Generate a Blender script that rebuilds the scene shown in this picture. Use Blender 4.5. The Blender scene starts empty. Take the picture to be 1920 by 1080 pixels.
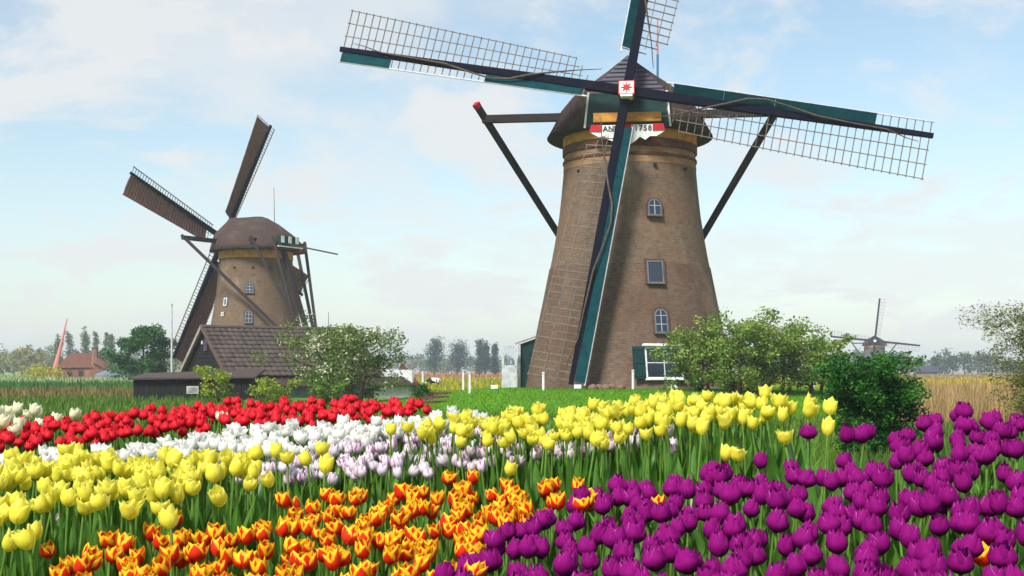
import bpy, math, random
import numpy as np
from mathutils import Vector, Matrix

S = bpy.context.scene
C = S.collection
RAD = math.radians

# ---------------------------------------------------------------- camera
CAMZ, F, HOR = 1.5, 2400.0, 695.0          # eye height, focal length in photo pixels, horizon row
cd = bpy.data.cameras.new('camera'); cam = bpy.data.objects.new('camera', cd); C.objects.link(cam)
cam.location = (0, 0, CAMZ); cam.rotation_euler = (RAD(90), 0, 0)
cd.sensor_width = 36; cd.lens = 36 * F / 1920; cd.shift_y = (HOR - 540) / 1920
cd.clip_start = 0.05; cd.clip_end = 9000
S.camera = cam

# ---------------------------------------------------------------- sky, sun, exposure
SUN_EL, SUN_AZ = RAD(48), RAD(212)          # azimuth from +Y clockwise: the sun stands behind the viewer's left shoulder
wd = bpy.data.worlds.new('World'); S.world = wd; wd.use_nodes = True
nt = wd.node_tree; nt.nodes.clear()
def nn(t, ty, **kw):
    n = t.nodes.new(ty)
    for k, v in kw.items(): setattr(n, k, v)
    return n
def lk(t, a, b): t.links.new(a, b)
out = nn(nt, 'ShaderNodeOutputWorld'); bg = nn(nt, 'ShaderNodeBackground')
sky = nn(nt, 'ShaderNodeTexSky', sky_type='NISHITA', sun_disc=False, sun_elevation=SUN_EL, sun_rotation=SUN_AZ)
sky.air_density = 1.0; sky.dust_density = 1.2; sky.ozone_density = 1.6
tc = nn(nt, 'ShaderNodeTexCoord'); sp = nn(nt, 'ShaderNodeSeparateXYZ'); lk(nt, tc.outputs['Generated'], sp.inputs[0])
def wm(op, a, b=None, clamp=False):
    n = nn(nt, 'ShaderNodeMath', operation=op, use_clamp=clamp)
    for i, v in enumerate((a, b)):
        if v is None: continue
        if isinstance(v, (int, float)): n.inputs[i].default_value = v
        else: lk(nt, v, n.inputs[i])
    return n.outputs[0]
den = wm('ADD', wm('MAXIMUM', sp.outputs[2], 0.0), 0.28)
cb = nn(nt, 'ShaderNodeCombineXYZ')
lk(nt, wm('DIVIDE', sp.outputs[0], den), cb.inputs[0]); lk(nt, wm('DIVIDE', sp.outputs[1], den), cb.inputs[1])
def cloud(scale, lo, hi, off, rough=.58, dist=.35):
    mp = nn(nt, 'ShaderNodeMapping'); lk(nt, cb.outputs[0], mp.inputs[0]); mp.inputs['Location'].default_value = off
    n = nn(nt, 'ShaderNodeTexNoise'); n.inputs['Scale'].default_value = scale; n.inputs['Detail'].default_value = 8
    n.inputs['Roughness'].default_value = rough; n.inputs['Distortion'].default_value = dist
    lk(nt, mp.outputs[0], n.inputs[0])
    r = nn(nt, 'ShaderNodeMapRange', interpolation_type='SMOOTHSTEP'); r.inputs[1].default_value = lo; r.inputs[2].default_value = hi
    lk(nt, n.outputs[0], r.inputs[0]); return r.outputs[0]
c1 = cloud(1.5, .42, .64, (1.3, .4, 0)); c2 = cloud(3.4, .43, .62, (5.1, 2.2, 3), .60)
cov = wm('MAXIMUM', wm('MULTIPLY', c1, .72), wm('MULTIPLY', c2, .88))
hz = nn(nt, 'ShaderNodeMapRange', interpolation_type='SMOOTHSTEP'); hz.inputs[1].default_value = .24; hz.inputs[2].default_value = -.02
lk(nt, sp.outputs[2], hz.inputs[0])
cov = wm('MAXIMUM', cov, wm('MULTIPLY', hz.outputs[0], .46))
mx = nn(nt, 'ShaderNodeMix', data_type='RGBA'); lk(nt, cov, mx.inputs[0])
hs = nn(nt, 'ShaderNodeHueSaturation'); hs.inputs['Saturation'].default_value = .90; hs.inputs['Value'].default_value = 1.86
tn = nn(nt, 'ShaderNodeMix', data_type='RGBA', blend_type='MULTIPLY'); tn.inputs[0].default_value = 1; tn.inputs[7].default_value = (.97, 1.0, .89, 1)
lk(nt, sky.outputs[0], tn.inputs[6]); lk(nt, tn.outputs[2], hs.inputs['Color'])
lk(nt, hs.outputs[0], mx.inputs[6]); mx.inputs[7].default_value = (7.95, 8.1, 8.1, 1)
lk(nt, mx.outputs[2], bg.inputs[0]); bg.inputs[1].default_value = 0.0735
lk(nt, bg.outputs[0], out.inputs[0])
sd = bpy.data.lights.new('sun', 'SUN'); sun = bpy.data.objects.new('sun', sd); C.objects.link(sun)
sd.energy = 4.2; sd.angle = RAD(14); sd.color = (1, .955, .88)
sdir = Vector((math.sin(SUN_AZ) * math.cos(SUN_EL), math.cos(SUN_AZ) * math.cos(SUN_EL), math.sin(SUN_EL)))
sun.rotation_euler = sdir.to_track_quat('Z', 'Y').to_euler(); sun.location = sdir * 60
S.view_settings.view_transform = 'Standard'; S.view_settings.look = 'None'
S.view_settings.exposure = 0.55; S.view_settings.gamma = 1.0; S.view_settings.use_curve_mapping = False
S.render.engine = 'CYCLES'; S.cycles.use_denoising = True
S.cycles.max_bounces = 6; S.cycles.diffuse_bounces = 3; S.cycles.glossy_bounces = 2; S.cycles.transmission_bounces = 3
S.cycles.transparent_max_bounces = 4; S.cycles.volume_bounces = 0
S.cycles.sample_clamp_indirect = 6

# ---------------------------------------------------------------- helpers
def W(px, py, y):                            # the place y metres away that the photo shows at that pixel
    return Vector(((px - 960) / F * y, y, CAMZ + (HOR - py) / F * y))
def sstep(a, b, x):
    t = np.clip((np.asarray(x, float) - a) / (b - a), 0, 1); return t * t * (3 - 2 * t)
def srgb(r, g, b):
    f = lambda c: (c / 255 / 12.92) if c / 255 <= .04045 else ((c / 255 + .055) / 1.055) ** 2.4
    return (f(r), f(g), f(b))

def tag(o, label=None, cat=None, group=None, kind=None):
    if label: o['label'] = label
    if cat: o['category'] = cat
    if group: o['group'] = group
    if kind: o['kind'] = kind
    return o
def thing(name, label, cat, loc=(0, 0, 0), rz=0, group=None):
    o = bpy.data.objects.new(name, None); C.objects.link(o)
    o.location = loc; o.rotation_euler = (0, 0, rz); o.empty_display_size = .1
    return tag(o, label, cat, group)
def put(name, me, m=None, parent=None, loc=None, rot=None):
    if m is not None and not me.materials: me.materials.append(m)
    o = bpy.data.objects.new(name, me); C.objects.link(o)
    if parent: o.parent = parent
    if loc is not None: o.location = loc
    if rot is not None: o.rotation_euler = rot
    return o

class MB:
    def __init__(s): s.v = []; s.f = []; s.uv = []
    def add(s, vs, fs, uv=None):
        b = len(s.v); s.v += [tuple(v) for v in vs]; s.f += [tuple(i + b for i in f) for f in fs]
        s.uv += (list(uv) if uv is not None else [(v[0], v[2]) for v in vs])
        return s
    def box(s, c, d, m=None):
        cx, cy, cz = c; a, b, e = d[0] / 2, d[1] / 2, d[2] / 2
        vs = [Vector((x * a, y * b, z * e)) for z in (-1, 1) for y in (-1, 1) for x in (-1, 1)]
        vs = [(m @ v if m else v) + Vector(c) for v in vs]
        return s.add(vs, [(0, 2, 3, 1), (4, 5, 7, 6), (0, 1, 5, 4), (2, 6, 7, 3), (0, 4, 6, 2), (1, 3, 7, 5)])
    def beam(s, p, q, w, h=None, up=(0, 0, 1), w2=None, h2=None):
        p, q = Vector(p), Vector(q); h = h or w; w2 = w2 or w; h2 = h2 or h
        d = (q - p).normalized(); up = Vector(up)
        if abs(d.dot(up)) > .98: up = Vector((0, 1, 0))
        r = d.cross(up).normalized(); u = r.cross(d)
        vs = []
        for o, a, b in ((p, w, h), (q, w2, h2)):
            vs += [o + r * (sx * a / 2) + u * (sy * b / 2) for sx, sy in ((-1, -1), (1, -1), (1, 1), (-1, 1))]
        return s.add(vs, [(3, 2, 1, 0), (4, 5, 6, 7), (0, 1, 5, 4), (1, 2, 6, 5), (2, 3, 7, 6), (3, 0, 4, 7)])
    def tube(s, pts, rs, n=6, cap=True):
        pts = [Vector(p) for p in pts]; vs = []; fs = []
        for i, p in enumerate(pts):
            d = (pts[min(i + 1, len(pts) - 1)] - pts[max(i - 1, 0)]).normalized()
            a = d.cross(Vector((0, 0, 1)) if abs(d.z) < .9 else Vector((0, 1, 0))).normalized(); b = d.cross(a)
            r = rs[i] if hasattr(rs, '__len__') else rs
            vs += [p + (a * math.cos(2 * math.pi * k / n) + b * math.sin(2 * math.pi * k / n)) * r for k in range(n)]
        for i in range(len(pts) - 1):
            for k in range(n):
                k2 = (k + 1) % n; fs.append((i * n + k, i * n + k2, (i + 1) * n + k2, (i + 1) * n + k))
        if cap: fs += [tuple(range(n))[::-1], tuple((len(pts) - 1) * n + k for k in range(n))]
        return s.add(vs, fs)
    def prism(s, poly, a, b, ax=1):          # polygon in the x,z plane pushed from y=a to y=b
        n = len(poly); vs = [(x, a, z) for x, z in poly] + [(x, b, z) for x, z in poly]
        return s.add(vs, [tuple(range(n)), tuple(range(2 * n - 1, n - 1, -1))] + [(i, i + n, (i + 1) % n + n, (i + 1) % n) for i in range(n)])
    def lathe(s, prof, n=48, uvs=1.0, rnd=None):
        vs = []; fs = []; uv = []
        for r, z in prof:
            for k in range(n + 1):
                a = 2 * math.pi * k / n; vs.append((r * math.sin(a), -r * math.cos(a), z)); uv.append((k / n * 26.0, z))
        for i in range(len(prof) - 1):
            for k in range(n):
                fs.append((i * (n + 1) + k, i * (n + 1) + k + 1, (i + 1) * (n + 1) + k + 1, (i + 1) * (n + 1) + k))
        return s.add(vs, fs, uv)
    def mesh(s, name, smooth=False, m=None):
        me = bpy.data.meshes.new(name); me.from_pydata(s.v, [], s.f)
        l = me.uv_layers.new(name='UV'); idx = np.empty(len(me.loops), np.int32); me.loops.foreach_get('vertex_index', idx)
        l.data.foreach_set('uv', np.asarray(s.uv, np.float32)[idx].ravel())
        if smooth: me.polygons.foreach_set('use_smooth', [True] * len(me.polygons))
        if m: me.materials.append(m)
        me.update(); return me
    def build(s, name, m, parent=None, smooth=False, loc=None, rot=None, xf=None):
        if xf is not None: s.v = [tuple(xf @ Vector(v)) for v in s.v]
        return put(name, s.mesh(name, smooth), m, parent, loc, rot)

def npmesh(name, v, f, col=None, uv=None, smooth=False):   # v (n,3), f (m,k)
    me = bpy.data.meshes.new(name); v = np.asarray(v, np.float32); f = np.asarray(f, np.int32); k = f.shape[1]
    me.vertices.add(len(v)); me.vertices.foreach_set('co', v.ravel())
    me.loops.add(f.size); me.loops.foreach_set('vertex_index', f.ravel())
    me.polygons.add(len(f)); me.polygons.foreach_set('loop_start', np.arange(0, f.size, k, dtype=np.int32))
    if smooth: me.polygons.foreach_set('use_smooth', np.ones(len(f), bool))
    if col is not None:
        a = me.color_attributes.new('col', 'FLOAT_COLOR', 'POINT')
        c = np.ones((len(v), 4), np.float32); c[:, :3] = col; a.data.foreach_set('color', c.ravel())
    if uv is not None:
        l = me.uv_layers.new(name='UV'); l.data.foreach_set('uv', np.asarray(uv, np.float32)[f.ravel()].ravel())
    me.update(calc_edges=True); me.validate(); return me

# ---------------------------------------------------------------- materials
def newmat(name):
    m = bpy.data.materials.new(name); m.use_nodes = True; t = m.node_tree; t.nodes.clear()
    o = nn(t, 'ShaderNodeOutputMaterial'); p = nn(t, 'ShaderNodeBsdfPrincipled'); lk(t, p.outputs[0], o.inputs[0])
    return m, t, p, o
def mixc(t, fac, a, b, mode='MIX'):
    n = nn(t, 'ShaderNodeMix', data_type='RGBA', blend_type=mode)
    for i, v in ((0, fac), (6, a), (7, b)):
        if isinstance(v, (int, float)): n.inputs[i].default_value = v
        elif isinstance(v, tuple): n.inputs[i].default_value = (*v[:3], 1)
        else: lk(t, v, n.inputs[i])
    return n.outputs[2]
def math_(t, op, a, b=None, clamp=False):
    n = nn(t, 'ShaderNodeMath', operation=op, use_clamp=clamp)
    for i, v in enumerate((a, b)):
        if v is None: continue
        if isinstance(v, (int, float)): n.inputs[i].default_value = v
        else: lk(t, v, n.inputs[i])
    return n.outputs[0]
def noise(t, scale, detail=4, rough=.55, coord='Object', stretch=None, off=None):
    c = nn(t, 'ShaderNodeTexCoord'); o = c.outputs[coord] if coord in c.outputs else None
    if coord == 'World': o = nn(t, 'ShaderNodeNewGeometry').outputs['Position']
    if stretch or off:
        mp = nn(t, 'ShaderNodeMapping'); lk(t, o, mp.inputs[0]); o = mp.outputs[0]
        if stretch: mp.inputs['Scale'].default_value = stretch
        if off: mp.inputs['Location'].default_value = off
    n = nn(t, 'ShaderNodeTexNoise'); n.inputs['Scale'].default_value = scale; n.inputs['Detail'].default_value = detail
    n.inputs['Roughness'].default_value = rough; lk(t, o, n.inputs[0]); return n.outputs[0]
def ramp(t, v, lo, hi):
    r = nn(t, 'ShaderNodeMapRange', interpolation_type='SMOOTHSTEP'); r.inputs[1].default_value = lo; r.inputs[2].default_value = hi
    lk(t, v, r.inputs[0]); return r.outputs[0]
def bump(t, p, v, dist, strength=.6):
    b = nn(t, 'ShaderNodeBump'); b.inputs['Distance'].default_value = dist; b.inputs['Strength'].default_value = strength
    lk(t, v, b.inputs['Height']); lk(t, b.outputs[0], p.inputs['Normal'])
def paint(name, c, c2=None, scale=6, rough=.6, b=0, stretch=None, lo=.4, hi=.68, rnd=.12, coord='Object', spec=.3, metal=0):
    m, t, p, o = newmat(name)
    n = noise(t, scale, 6, .6, coord, stretch)
    col = mixc(t, ramp(t, n, lo, hi), c, c2 or tuple(x * .7 for x in c))
    oi = nn(t, 'ShaderNodeObjectInfo')
    if rnd: col = mixc(t, math_(t, 'MULTIPLY', oi.outputs['Random'], rnd * 2), col, tuple(x * .35 for x in c))
    lk(t, col, p.inputs['Base Color']); p.inputs['Roughness'].default_value = rough
    p.inputs['Specular IOR Level'].default_value = spec; p.inputs['Metallic'].default_value = metal
    if b: bump(t, p, n, b)
    return m
def foliage(name, c, c2, scale=3, transl=.35, rnd=.5, attr=None, rough=.55):
    m, t, p, o = newmat(name)
    if attr: a = nn(t, 'ShaderNodeVertexColor', layer_name=attr); col = a.outputs[0]
    else:
        n = noise(t, scale, 3, .6, 'World'); col = mixc(t, ramp(t, n, .35, .68), c, c2)
    oi = nn(t, 'ShaderNodeObjectInfo'); col = mixc(t, math_(t, 'MULTIPLY', oi.outputs['Random'], rnd), col, c2 or (1, 1, 1)) if rnd else col
    lk(t, col, p.inputs['Base Color']); p.inputs['Roughness'].default_value = rough; p.inputs['Specular IOR Level'].default_value = .25
    tr = nn(t, 'ShaderNodeBsdfTranslucent'); lk(t, col, tr.inputs[0]); ms = nn(t, 'ShaderNodeMixShader'); ms.inputs[0].default_value = transl
    lk(t, p.outputs[0], ms.inputs[1]); lk(t, tr.outputs[0], ms.inputs[2]); lk(t, ms.outputs[0], o.inputs[0])
    return m
def petalmat(name, body, edge=None, centre=None, lo=.3, hi=.8, tip=None, transl=.35, base=None, rough=.45, spec=.2, vedge=False):
    m, t, p, o = newmat(name)
    uvn = nn(t, 'ShaderNodeUVMap'); s = nn(t, 'ShaderNodeSeparateXYZ'); lk(t, uvn.outputs[0], s.inputs[0])
    au = math_(t, 'ABSOLUTE', math_(t, 'SUBTRACT', math_(t, 'MULTIPLY', s.outputs[0], 2.0), 1.0)); v = s.outputs[1]
    oi = nn(t, 'ShaderNodeObjectInfo'); rn = oi.outputs['Random']
    mp = nn(t, 'ShaderNodeMapping'); lk(t, uvn.outputs[0], mp.inputs[0]); mp.inputs['Scale'].default_value = (9, 1.3, 1)
    n = nn(t, 'ShaderNodeTexNoise', noise_dimensions='4D'); n.inputs['Scale'].default_value = 2.2; n.inputs['Detail'].default_value = 4
    lk(t, mp.outputs[0], n.inputs['Vector']); lk(t, math_(t, 'MULTIPLY', rn, 60), n.inputs['W']); nz = n.outputs[0]
    col = mixc(t, math_(t, 'MULTIPLY', nz, .30), body, tuple(x * .70 for x in body))
    if edge:
        e = math_(t, 'ADD', math_(t, 'ADD', math_(t, 'MULTIPLY', math_(t, 'MULTIPLY', au, math_(t, 'ADD', v, .12)) if vedge else au, .95 if vedge else .62), math_(t, 'MULTIPLY', math_(t, 'POWER', v, 2.0), .52)),
                  math_(t, 'ADD', math_(t, 'MULTIPLY', math_(t, 'SUBTRACT', nz, .5), .6), math_(t, 'MULTIPLY', math_(t, 'SUBTRACT', rn, .5), .26)))
        col = mixc(t, ramp(t, e, lo, hi), col, edge)
    if centre:
        e = math_(t, 'ADD', math_(t, 'SUBTRACT', 1.0, math_(t, 'MULTIPLY', au, 1.5)), math_(t, 'MULTIPLY', math_(t, 'SUBTRACT', nz, .5), 1.6))
        e = math_(t, 'SUBTRACT', e, math_(t, 'MULTIPLY', rn, .55))
        col = mixc(t, math_(t, 'MULTIPLY', ramp(t, e, .30, .85), .85), col, centre)
    if tip: col = mixc(t, math_(t, 'MULTIPLY', ramp(t, v, .72, 1.0), .6), col, tip)
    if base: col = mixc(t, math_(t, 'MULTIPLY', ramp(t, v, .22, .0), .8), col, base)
    col = mixc(t, math_(t, 'MULTIPLY', rn, .18), col, tuple(x * .66 for x in body))
    lk(t, col, p.inputs['Base Color']); p.inputs['Roughness'].default_value = rough + .2; p.inputs['Specular IOR Level'].default_value = spec
    p.inputs['Sheen Weight'].default_value = .0
    bump(t, p, nz, .0012, .5)
    tr = nn(t, 'ShaderNodeBsdfTranslucent'); lk(t, col, tr.inputs[0]); ms = nn(t, 'ShaderNodeMixShader'); ms.inputs[0].default_value = transl
    lk(t, p.outputs[0], ms.inputs[1]); lk(t, tr.outputs[0], ms.inputs[2]); lk(t, ms.outputs[0], o.inputs[0])
    return m

def brickmat(name, a, b, mortar, warm, pale, bw=.24, bh=.075):
    m, t, p, o = newmat(name)
    uvn = nn(t, 'ShaderNodeUVMap')
    br = nn(t, 'ShaderNodeTexBrick'); lk(t, uvn.outputs[0], br.inputs[0])
    br.inputs['Color1'].default_value = (*a, 1); br.inputs['Color2'].default_value = (*b, 1); br.inputs['Mortar'].default_value = (*mortar, 1)
    br.inputs['Scale'].default_value = 1; br.inputs['Mortar Size'].default_value = .009; br.inputs['Brick Width'].default_value = bw
    br.inputs['Row Height'].default_value = bh; br.inputs['Bias'].default_value = -.1
    n1 = noise(t, .42, 6, .62); n2 = noise(t, .3, 5, .65, off=(7, 3, 2), stretch=(1, 1, .6)); n3 = noise(t, 3.2, 7, .72); n4 = noise(t, 11, 5, .7)
    n5 = noise(t, 1.6, 5, .7, stretch=(1, 1, .12), off=(3, 1, 9))
    col = mixc(t, math_(t, 'MULTIPLY', ramp(t, n1, .44, .62), .6), br.outputs[0], warm)
    col = mixc(t, math_(t, 'MULTIPLY', ramp(t, n2, .50, .68), .74), col, pale)
    col = mixc(t, math_(t, 'MULTIPLY', ramp(t, n5, .5, .75), .45), col, tuple(x * .5 for x in a))
    col = mixc(t, math_(t, 'MULTIPLY', ramp(t, n3, .42, .7), .5), col, tuple(x * .45 for x in a))
    col = mixc(t, math_(t, 'MULTIPLY', ramp(t, n4, .5, .75), .35), col, pale)
    lk(t, col, p.inputs['Base Color']); p.inputs['Roughness'].default_value = .9; p.inputs['Specular IOR Level'].default_value = .15
    bump(t, p, br.outputs['Fac'], -.012, .8)
    return m
def glassmat(name, c):
    m, t, p, o = newmat(name); n = noise(t, 2, 3)
    lk(t, mixc(t, n, c, tuple(x * 1.8 for x in c)), p.inputs['Base Color']); p.inputs['Roughness'].default_value = .06; p.inputs['Specular IOR Level'].default_value = .8
    return m

BRICK = brickmat('mill_brick', srgb(110, 93, 79), srgb(88, 74, 62), srgb(120, 104, 88), srgb(118, 90, 68), srgb(158, 138, 120))
BRICK2 = brickmat('mill_brick_yellow', srgb(150, 118, 84), srgb(124, 98, 72), srgb(134, 116, 94), srgb(150, 104, 66), srgb(168, 142, 112))
BRICKB = brickmat('mill_brick_brown', srgb(105, 88, 75), srgb(84, 70, 59), srgb(116, 96, 82), srgb(94, 70, 56), srgb(142, 120, 106))
BRICKS = brickmat('surround_brick', srgb(92, 66, 54), srgb(76, 54, 46), srgb(96, 80, 70), srgb(88, 60, 48), srgb(120, 96, 82), .08, .2)
BRICKH = brickmat('cottage_brick', srgb(122, 86, 74), srgb(98, 68, 60), srgb(140, 116, 100), srgb(140, 84, 62), srgb(168, 130, 112))
OCHRE = paint('ochre_paint', srgb(196, 140, 58), srgb(160, 108, 46), 3, .75, .002, rnd=0, coord='Object')
OCHRE2 = paint('ochre_band', srgb(170, 128, 84), srgb(146, 108, 70), 4, .85, .003, rnd=0)
RINGB = paint('brown_band', srgb(98, 62, 48), srgb(70, 46, 38), 5, .85, .003, rnd=0)
def thatch():
    m, t, p, o = newmat('thatch')
    n1 = noise(t, 14, 6, .7, stretch=(1, 1, .16)); n2 = noise(t, .9, 5, .6)
    col = mixc(t, ramp(t, n1, .35, .68), srgb(80, 66, 62), srgb(48, 39, 38)); col = mixc(t, math_(t, 'MULTIPLY', ramp(t, n2, .45, .7), .6), col, srgb(86, 78, 68))
    lk(t, col, p.inputs['Base Color']); p.inputs['Roughness'].default_value = .95; p.inputs['Specular IOR Level'].default_value = .1
    bump(t, p, n1, .05, .8); return m
THATCH = thatch()
TARWOOD = paint('tarred_boards', srgb(26, 23, 28), srgb(15, 14, 18), 5, .7, .004, stretch=(.2, 1, 3), rnd=.25)
TARV = paint('tarred_upright_boards', srgb(26, 24, 28), srgb(15, 14, 18), 5, .75, .004, stretch=(3, 1, .2), rnd=.25)
SLATE = paint('dark_gable_boards', srgb(78, 74, 92), srgb(52, 48, 64), 4, .6, .003, stretch=(.3, 1, 3), rnd=.2)
TEAL = paint('teal_paint', srgb(4, 60, 66), srgb(3, 48, 58), 3, .8, .001, rnd=.1, spec=.08)
GREEN = paint('dark_green_paint', srgb(6, 54, 54), srgb(4, 42, 46), 3, .5, .001, rnd=.1)
NAVY = paint('navy_spar', srgb(14, 18, 36), srgb(24, 20, 28), 2.5, .9, .002, rnd=.08, spec=.06)
DARKWOOD = paint('dark_timber', srgb(52, 42, 46), srgb(34, 28, 32), 4, .7, .003, stretch=(3, 3, .5), rnd=.15)
BAR = paint('weathered_bars', srgb(122, 110, 102), srgb(84, 77, 73), 6, .75, 0, rnd=.3)
WHITE = paint('white_paint', srgb(226, 228, 226), srgb(196, 198, 196), 4, .5, .0005, rnd=.08)
GREYW = paint('grey_white_paint', srgb(190, 194, 200), srgb(164, 168, 178), 4, .55, .0005, rnd=.1)
RED = paint('red_paint', srgb(190, 22, 34), srgb(160, 14, 28), 4, .5, 0, rnd=.05)
CLOTH = paint('brown_sailcloth', srgb(146, 98, 84), srgb(120, 80, 70), 2.2, .9, .01, rnd=.2)
ROLL = paint('rolled_sailcloth', srgb(98, 82, 72), srgb(68, 56, 52), 6, .9, .01, rnd=.2)
INK = paint('letter_ink', srgb(30, 40, 62), srgb(24, 30, 50), 5, .6, 0, rnd=0)
FRAMEB = paint('blue_grey_frame', srgb(96, 112, 130), srgb(80, 94, 112), 4, .5, 0, rnd=.1)
FRAMEW = paint('weathered_white', srgb(168, 172, 172), srgb(140, 146, 148), 4, .5, 0, rnd=.1)
GLASS = glassmat('window_glass', srgb(26, 34, 46))
BARK = paint('bark', srgb(84, 72, 58), srgb(54, 46, 38), 8, .9, .01, stretch=(1, 1, .3), rnd=.2)
TILE = paint('grey_brown_tiles', srgb(106, 93, 88), srgb(80, 69, 65), 3, .75, .003, rnd=.35)
RTILE = paint('orange_tiles', srgb(104, 64, 50), srgb(82, 52, 42), 4, .8, .01, rnd=.1)
RUST = paint('brown_sheet_roof', srgb(72, 60, 54), srgb(52, 44, 40), 3, .7, .004, stretch=(4, 1, 1), rnd=.1)
PLASTER = paint('white_plaster', srgb(206, 208, 212), srgb(176, 180, 188), 1.6, .9, .003, rnd=0)
CONC = paint('grey_concrete', srgb(160, 158, 150), srgb(120, 116, 108), 5, .9, .004, rnd=.2)

# ---------------------------------------------------------------- the ground
def bank_tops(x, y):                          # height of the mean bloom over the planted bank
    x = np.asarray(x, float); return CAMZ - .866 + .096 * y + .07 * (x + np.sqrt(x * x + .04))
MILL = (5.15, 60.0)
def ground(x, y):
    x = np.asarray(x, float); y = np.asarray(y, float)
    yb = 8.2 - 1.6 * sstep(-.8, 1.3, x) - 1.0 * sstep(1.1, 1.9, x)
    zb = bank_tops(np.clip(x, -6.5, 4.2), np.clip(y, -3, yb)) - .42
    w = sstep(0, 5.0, y - yb); w = np.maximum(w, sstep(6.5, 12, np.abs(x)))
    z = zb * (1 - w)
    d = np.sqrt(((x - MILL[0]) / np.where(x < MILL[0], 13.0, 18.0)) ** 2 + ((y - 61) / np.where(y < 61, 21.0, 16.0)) ** 2)
    z = z + .7 * (1 - sstep(.42, 1.0, d))
    z = z + .10 * np.sin(x * .21 + 1.3) * np.sin(y * .17) * sstep(14, 26, y) * sstep(.9, 1.3, d)
    return z
def mound_d(x, y):
    return np.sqrt(((x - MILL[0]) / np.where(x < MILL[0], 13.0, 18.0)) ** 2 + ((y - 61) / np.where(y < 61, 21.0, 16.0)) ** 2)
rngG = np.random.default_rng(3)
def wob(x, y, s, a):                          # cheap smooth wobble for field edges
    return a * (np.sin(x * s + 1.7) + .6 * np.sin(x * s * 2.3 + y * s * .4 + .4) + .4 * np.sin(y * s * 1.9 + 2.2))
L = lambda *c: np.array(srgb(*c))
def landuse(x, y):
    x = np.asarray(x, float); y = np.asarray(y, float); px = 960 + F * x / np.maximum(y, .5)
    c = np.empty(x.shape + (3,)); c[:] = L(96, 128, 48); h = np.full(x.shape, .22)
    yy = y + wob(x, y, .12, 3.0)
    def setc(m, col, hh): c[m] = col; h[m] = hh
    left = px < 420; mid = (px >= 420) & (px < 1600); right = px >= 1600
    setc(left & (yy < 62), L(88, 122, 40), .30)
    setc(left & (yy >= 62) & (yy < 84), L(126, 112, 66), .40)
    setc(left & (yy >= 84) & (yy < 135), L(62, 112, 48), .55)
    setc(left & (yy >= 135), L(128, 148, 92), .6)
    setc(mid & (yy < 95), L(90, 122, 36), .14)
    setc(mid & (yy >= 95) & (yy < 230), L(140, 150, 34), .35)
    setc(mid & (yy >= 230), L(168, 122, 84), .7)
    setc(right & (yy < 84), L(168, 142, 98), .75)
    setc(right & (yy >= 84) & (yy < 160), L(156, 152, 52), .5)
    setc(right & (yy >= 160), L(150, 132, 96), .6)
    setc(right & (yy < 30), L(84, 116, 44), .3)
    md = mound_d(x, y) + wob(x, y, .5, .012)
    setc(md < 1.02, L(86, 138, 22), .035)
    setc(y < 14, L(66, 88, 34), .2)
    return c, h
def gridax(a, b, n, k):
    t = np.linspace(-1, 1, n); s = np.sinh(t * k) / np.sinh(k); return a + (b - a) * (s + 1) / 2
gx = np.unique(np.concatenate([gridax(-2600, 2600, 241, 6.2), np.arange(-9, 9.01, .35), np.arange(-30, 30.1, 1.0)]))
gy = np.unique(np.concatenate([np.arange(-14, 14, .35), np.arange(14, 90, 1.0), np.geomspace(90, 2600, 70), [-60, -30]]))
GX, GY = np.meshgrid(gx, gy); gz = ground(GX, GY)
gv = np.stack([GX, GY, gz], -1).reshape(-1, 3); nx_, ny_ = len(gx), len(gy)
ii = (np.arange(ny_ - 1)[:, None] * nx_ + np.arange(nx_ - 1)[None]).ravel()
gf = np.stack([ii, ii + 1, ii + 1 + nx_, ii + nx_], -1)
gc, _h = landuse(GX, GY)
gme = npmesh('ground', gv, gf, col=gc.reshape(-1, 3), smooth=True)
gm, t, p, o = newmat('polder_ground')
a = nn(t, 'ShaderNodeVertexColor', layer_name='col'); n1 = noise(t, .35, 6, .65, 'World'); n2 = noise(t, 6, 6, .7, 'World'); n3 = noise(t, 40, 4, .7, 'World')
col = mixc(t, math_(t, 'MULTIPLY', ramp(t, n1, .4, .65), .4), a.outputs[0], srgb(70, 92, 40), 'MIX')
col = mixc(t, math_(t, 'MULTIPLY', ramp(t, n2, .45, .7), .45), col, (.03, .045, .012)); col = mixc(t, math_(t, 'MULTIPLY', ramp(t, n3, .5, .72), .4), col, (.16, .2, .03))
lk(t, col, p.inputs['Base Color']); p.inputs['Roughness'].default_value = .95; p.inputs['Specular IOR Level'].default_value = .1; bump(t, p, n3, .03, .7)
tag(put('ground', gme, gm), 'flat green polder land with a raised planted bank in front', None, None, 'structure')

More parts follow.
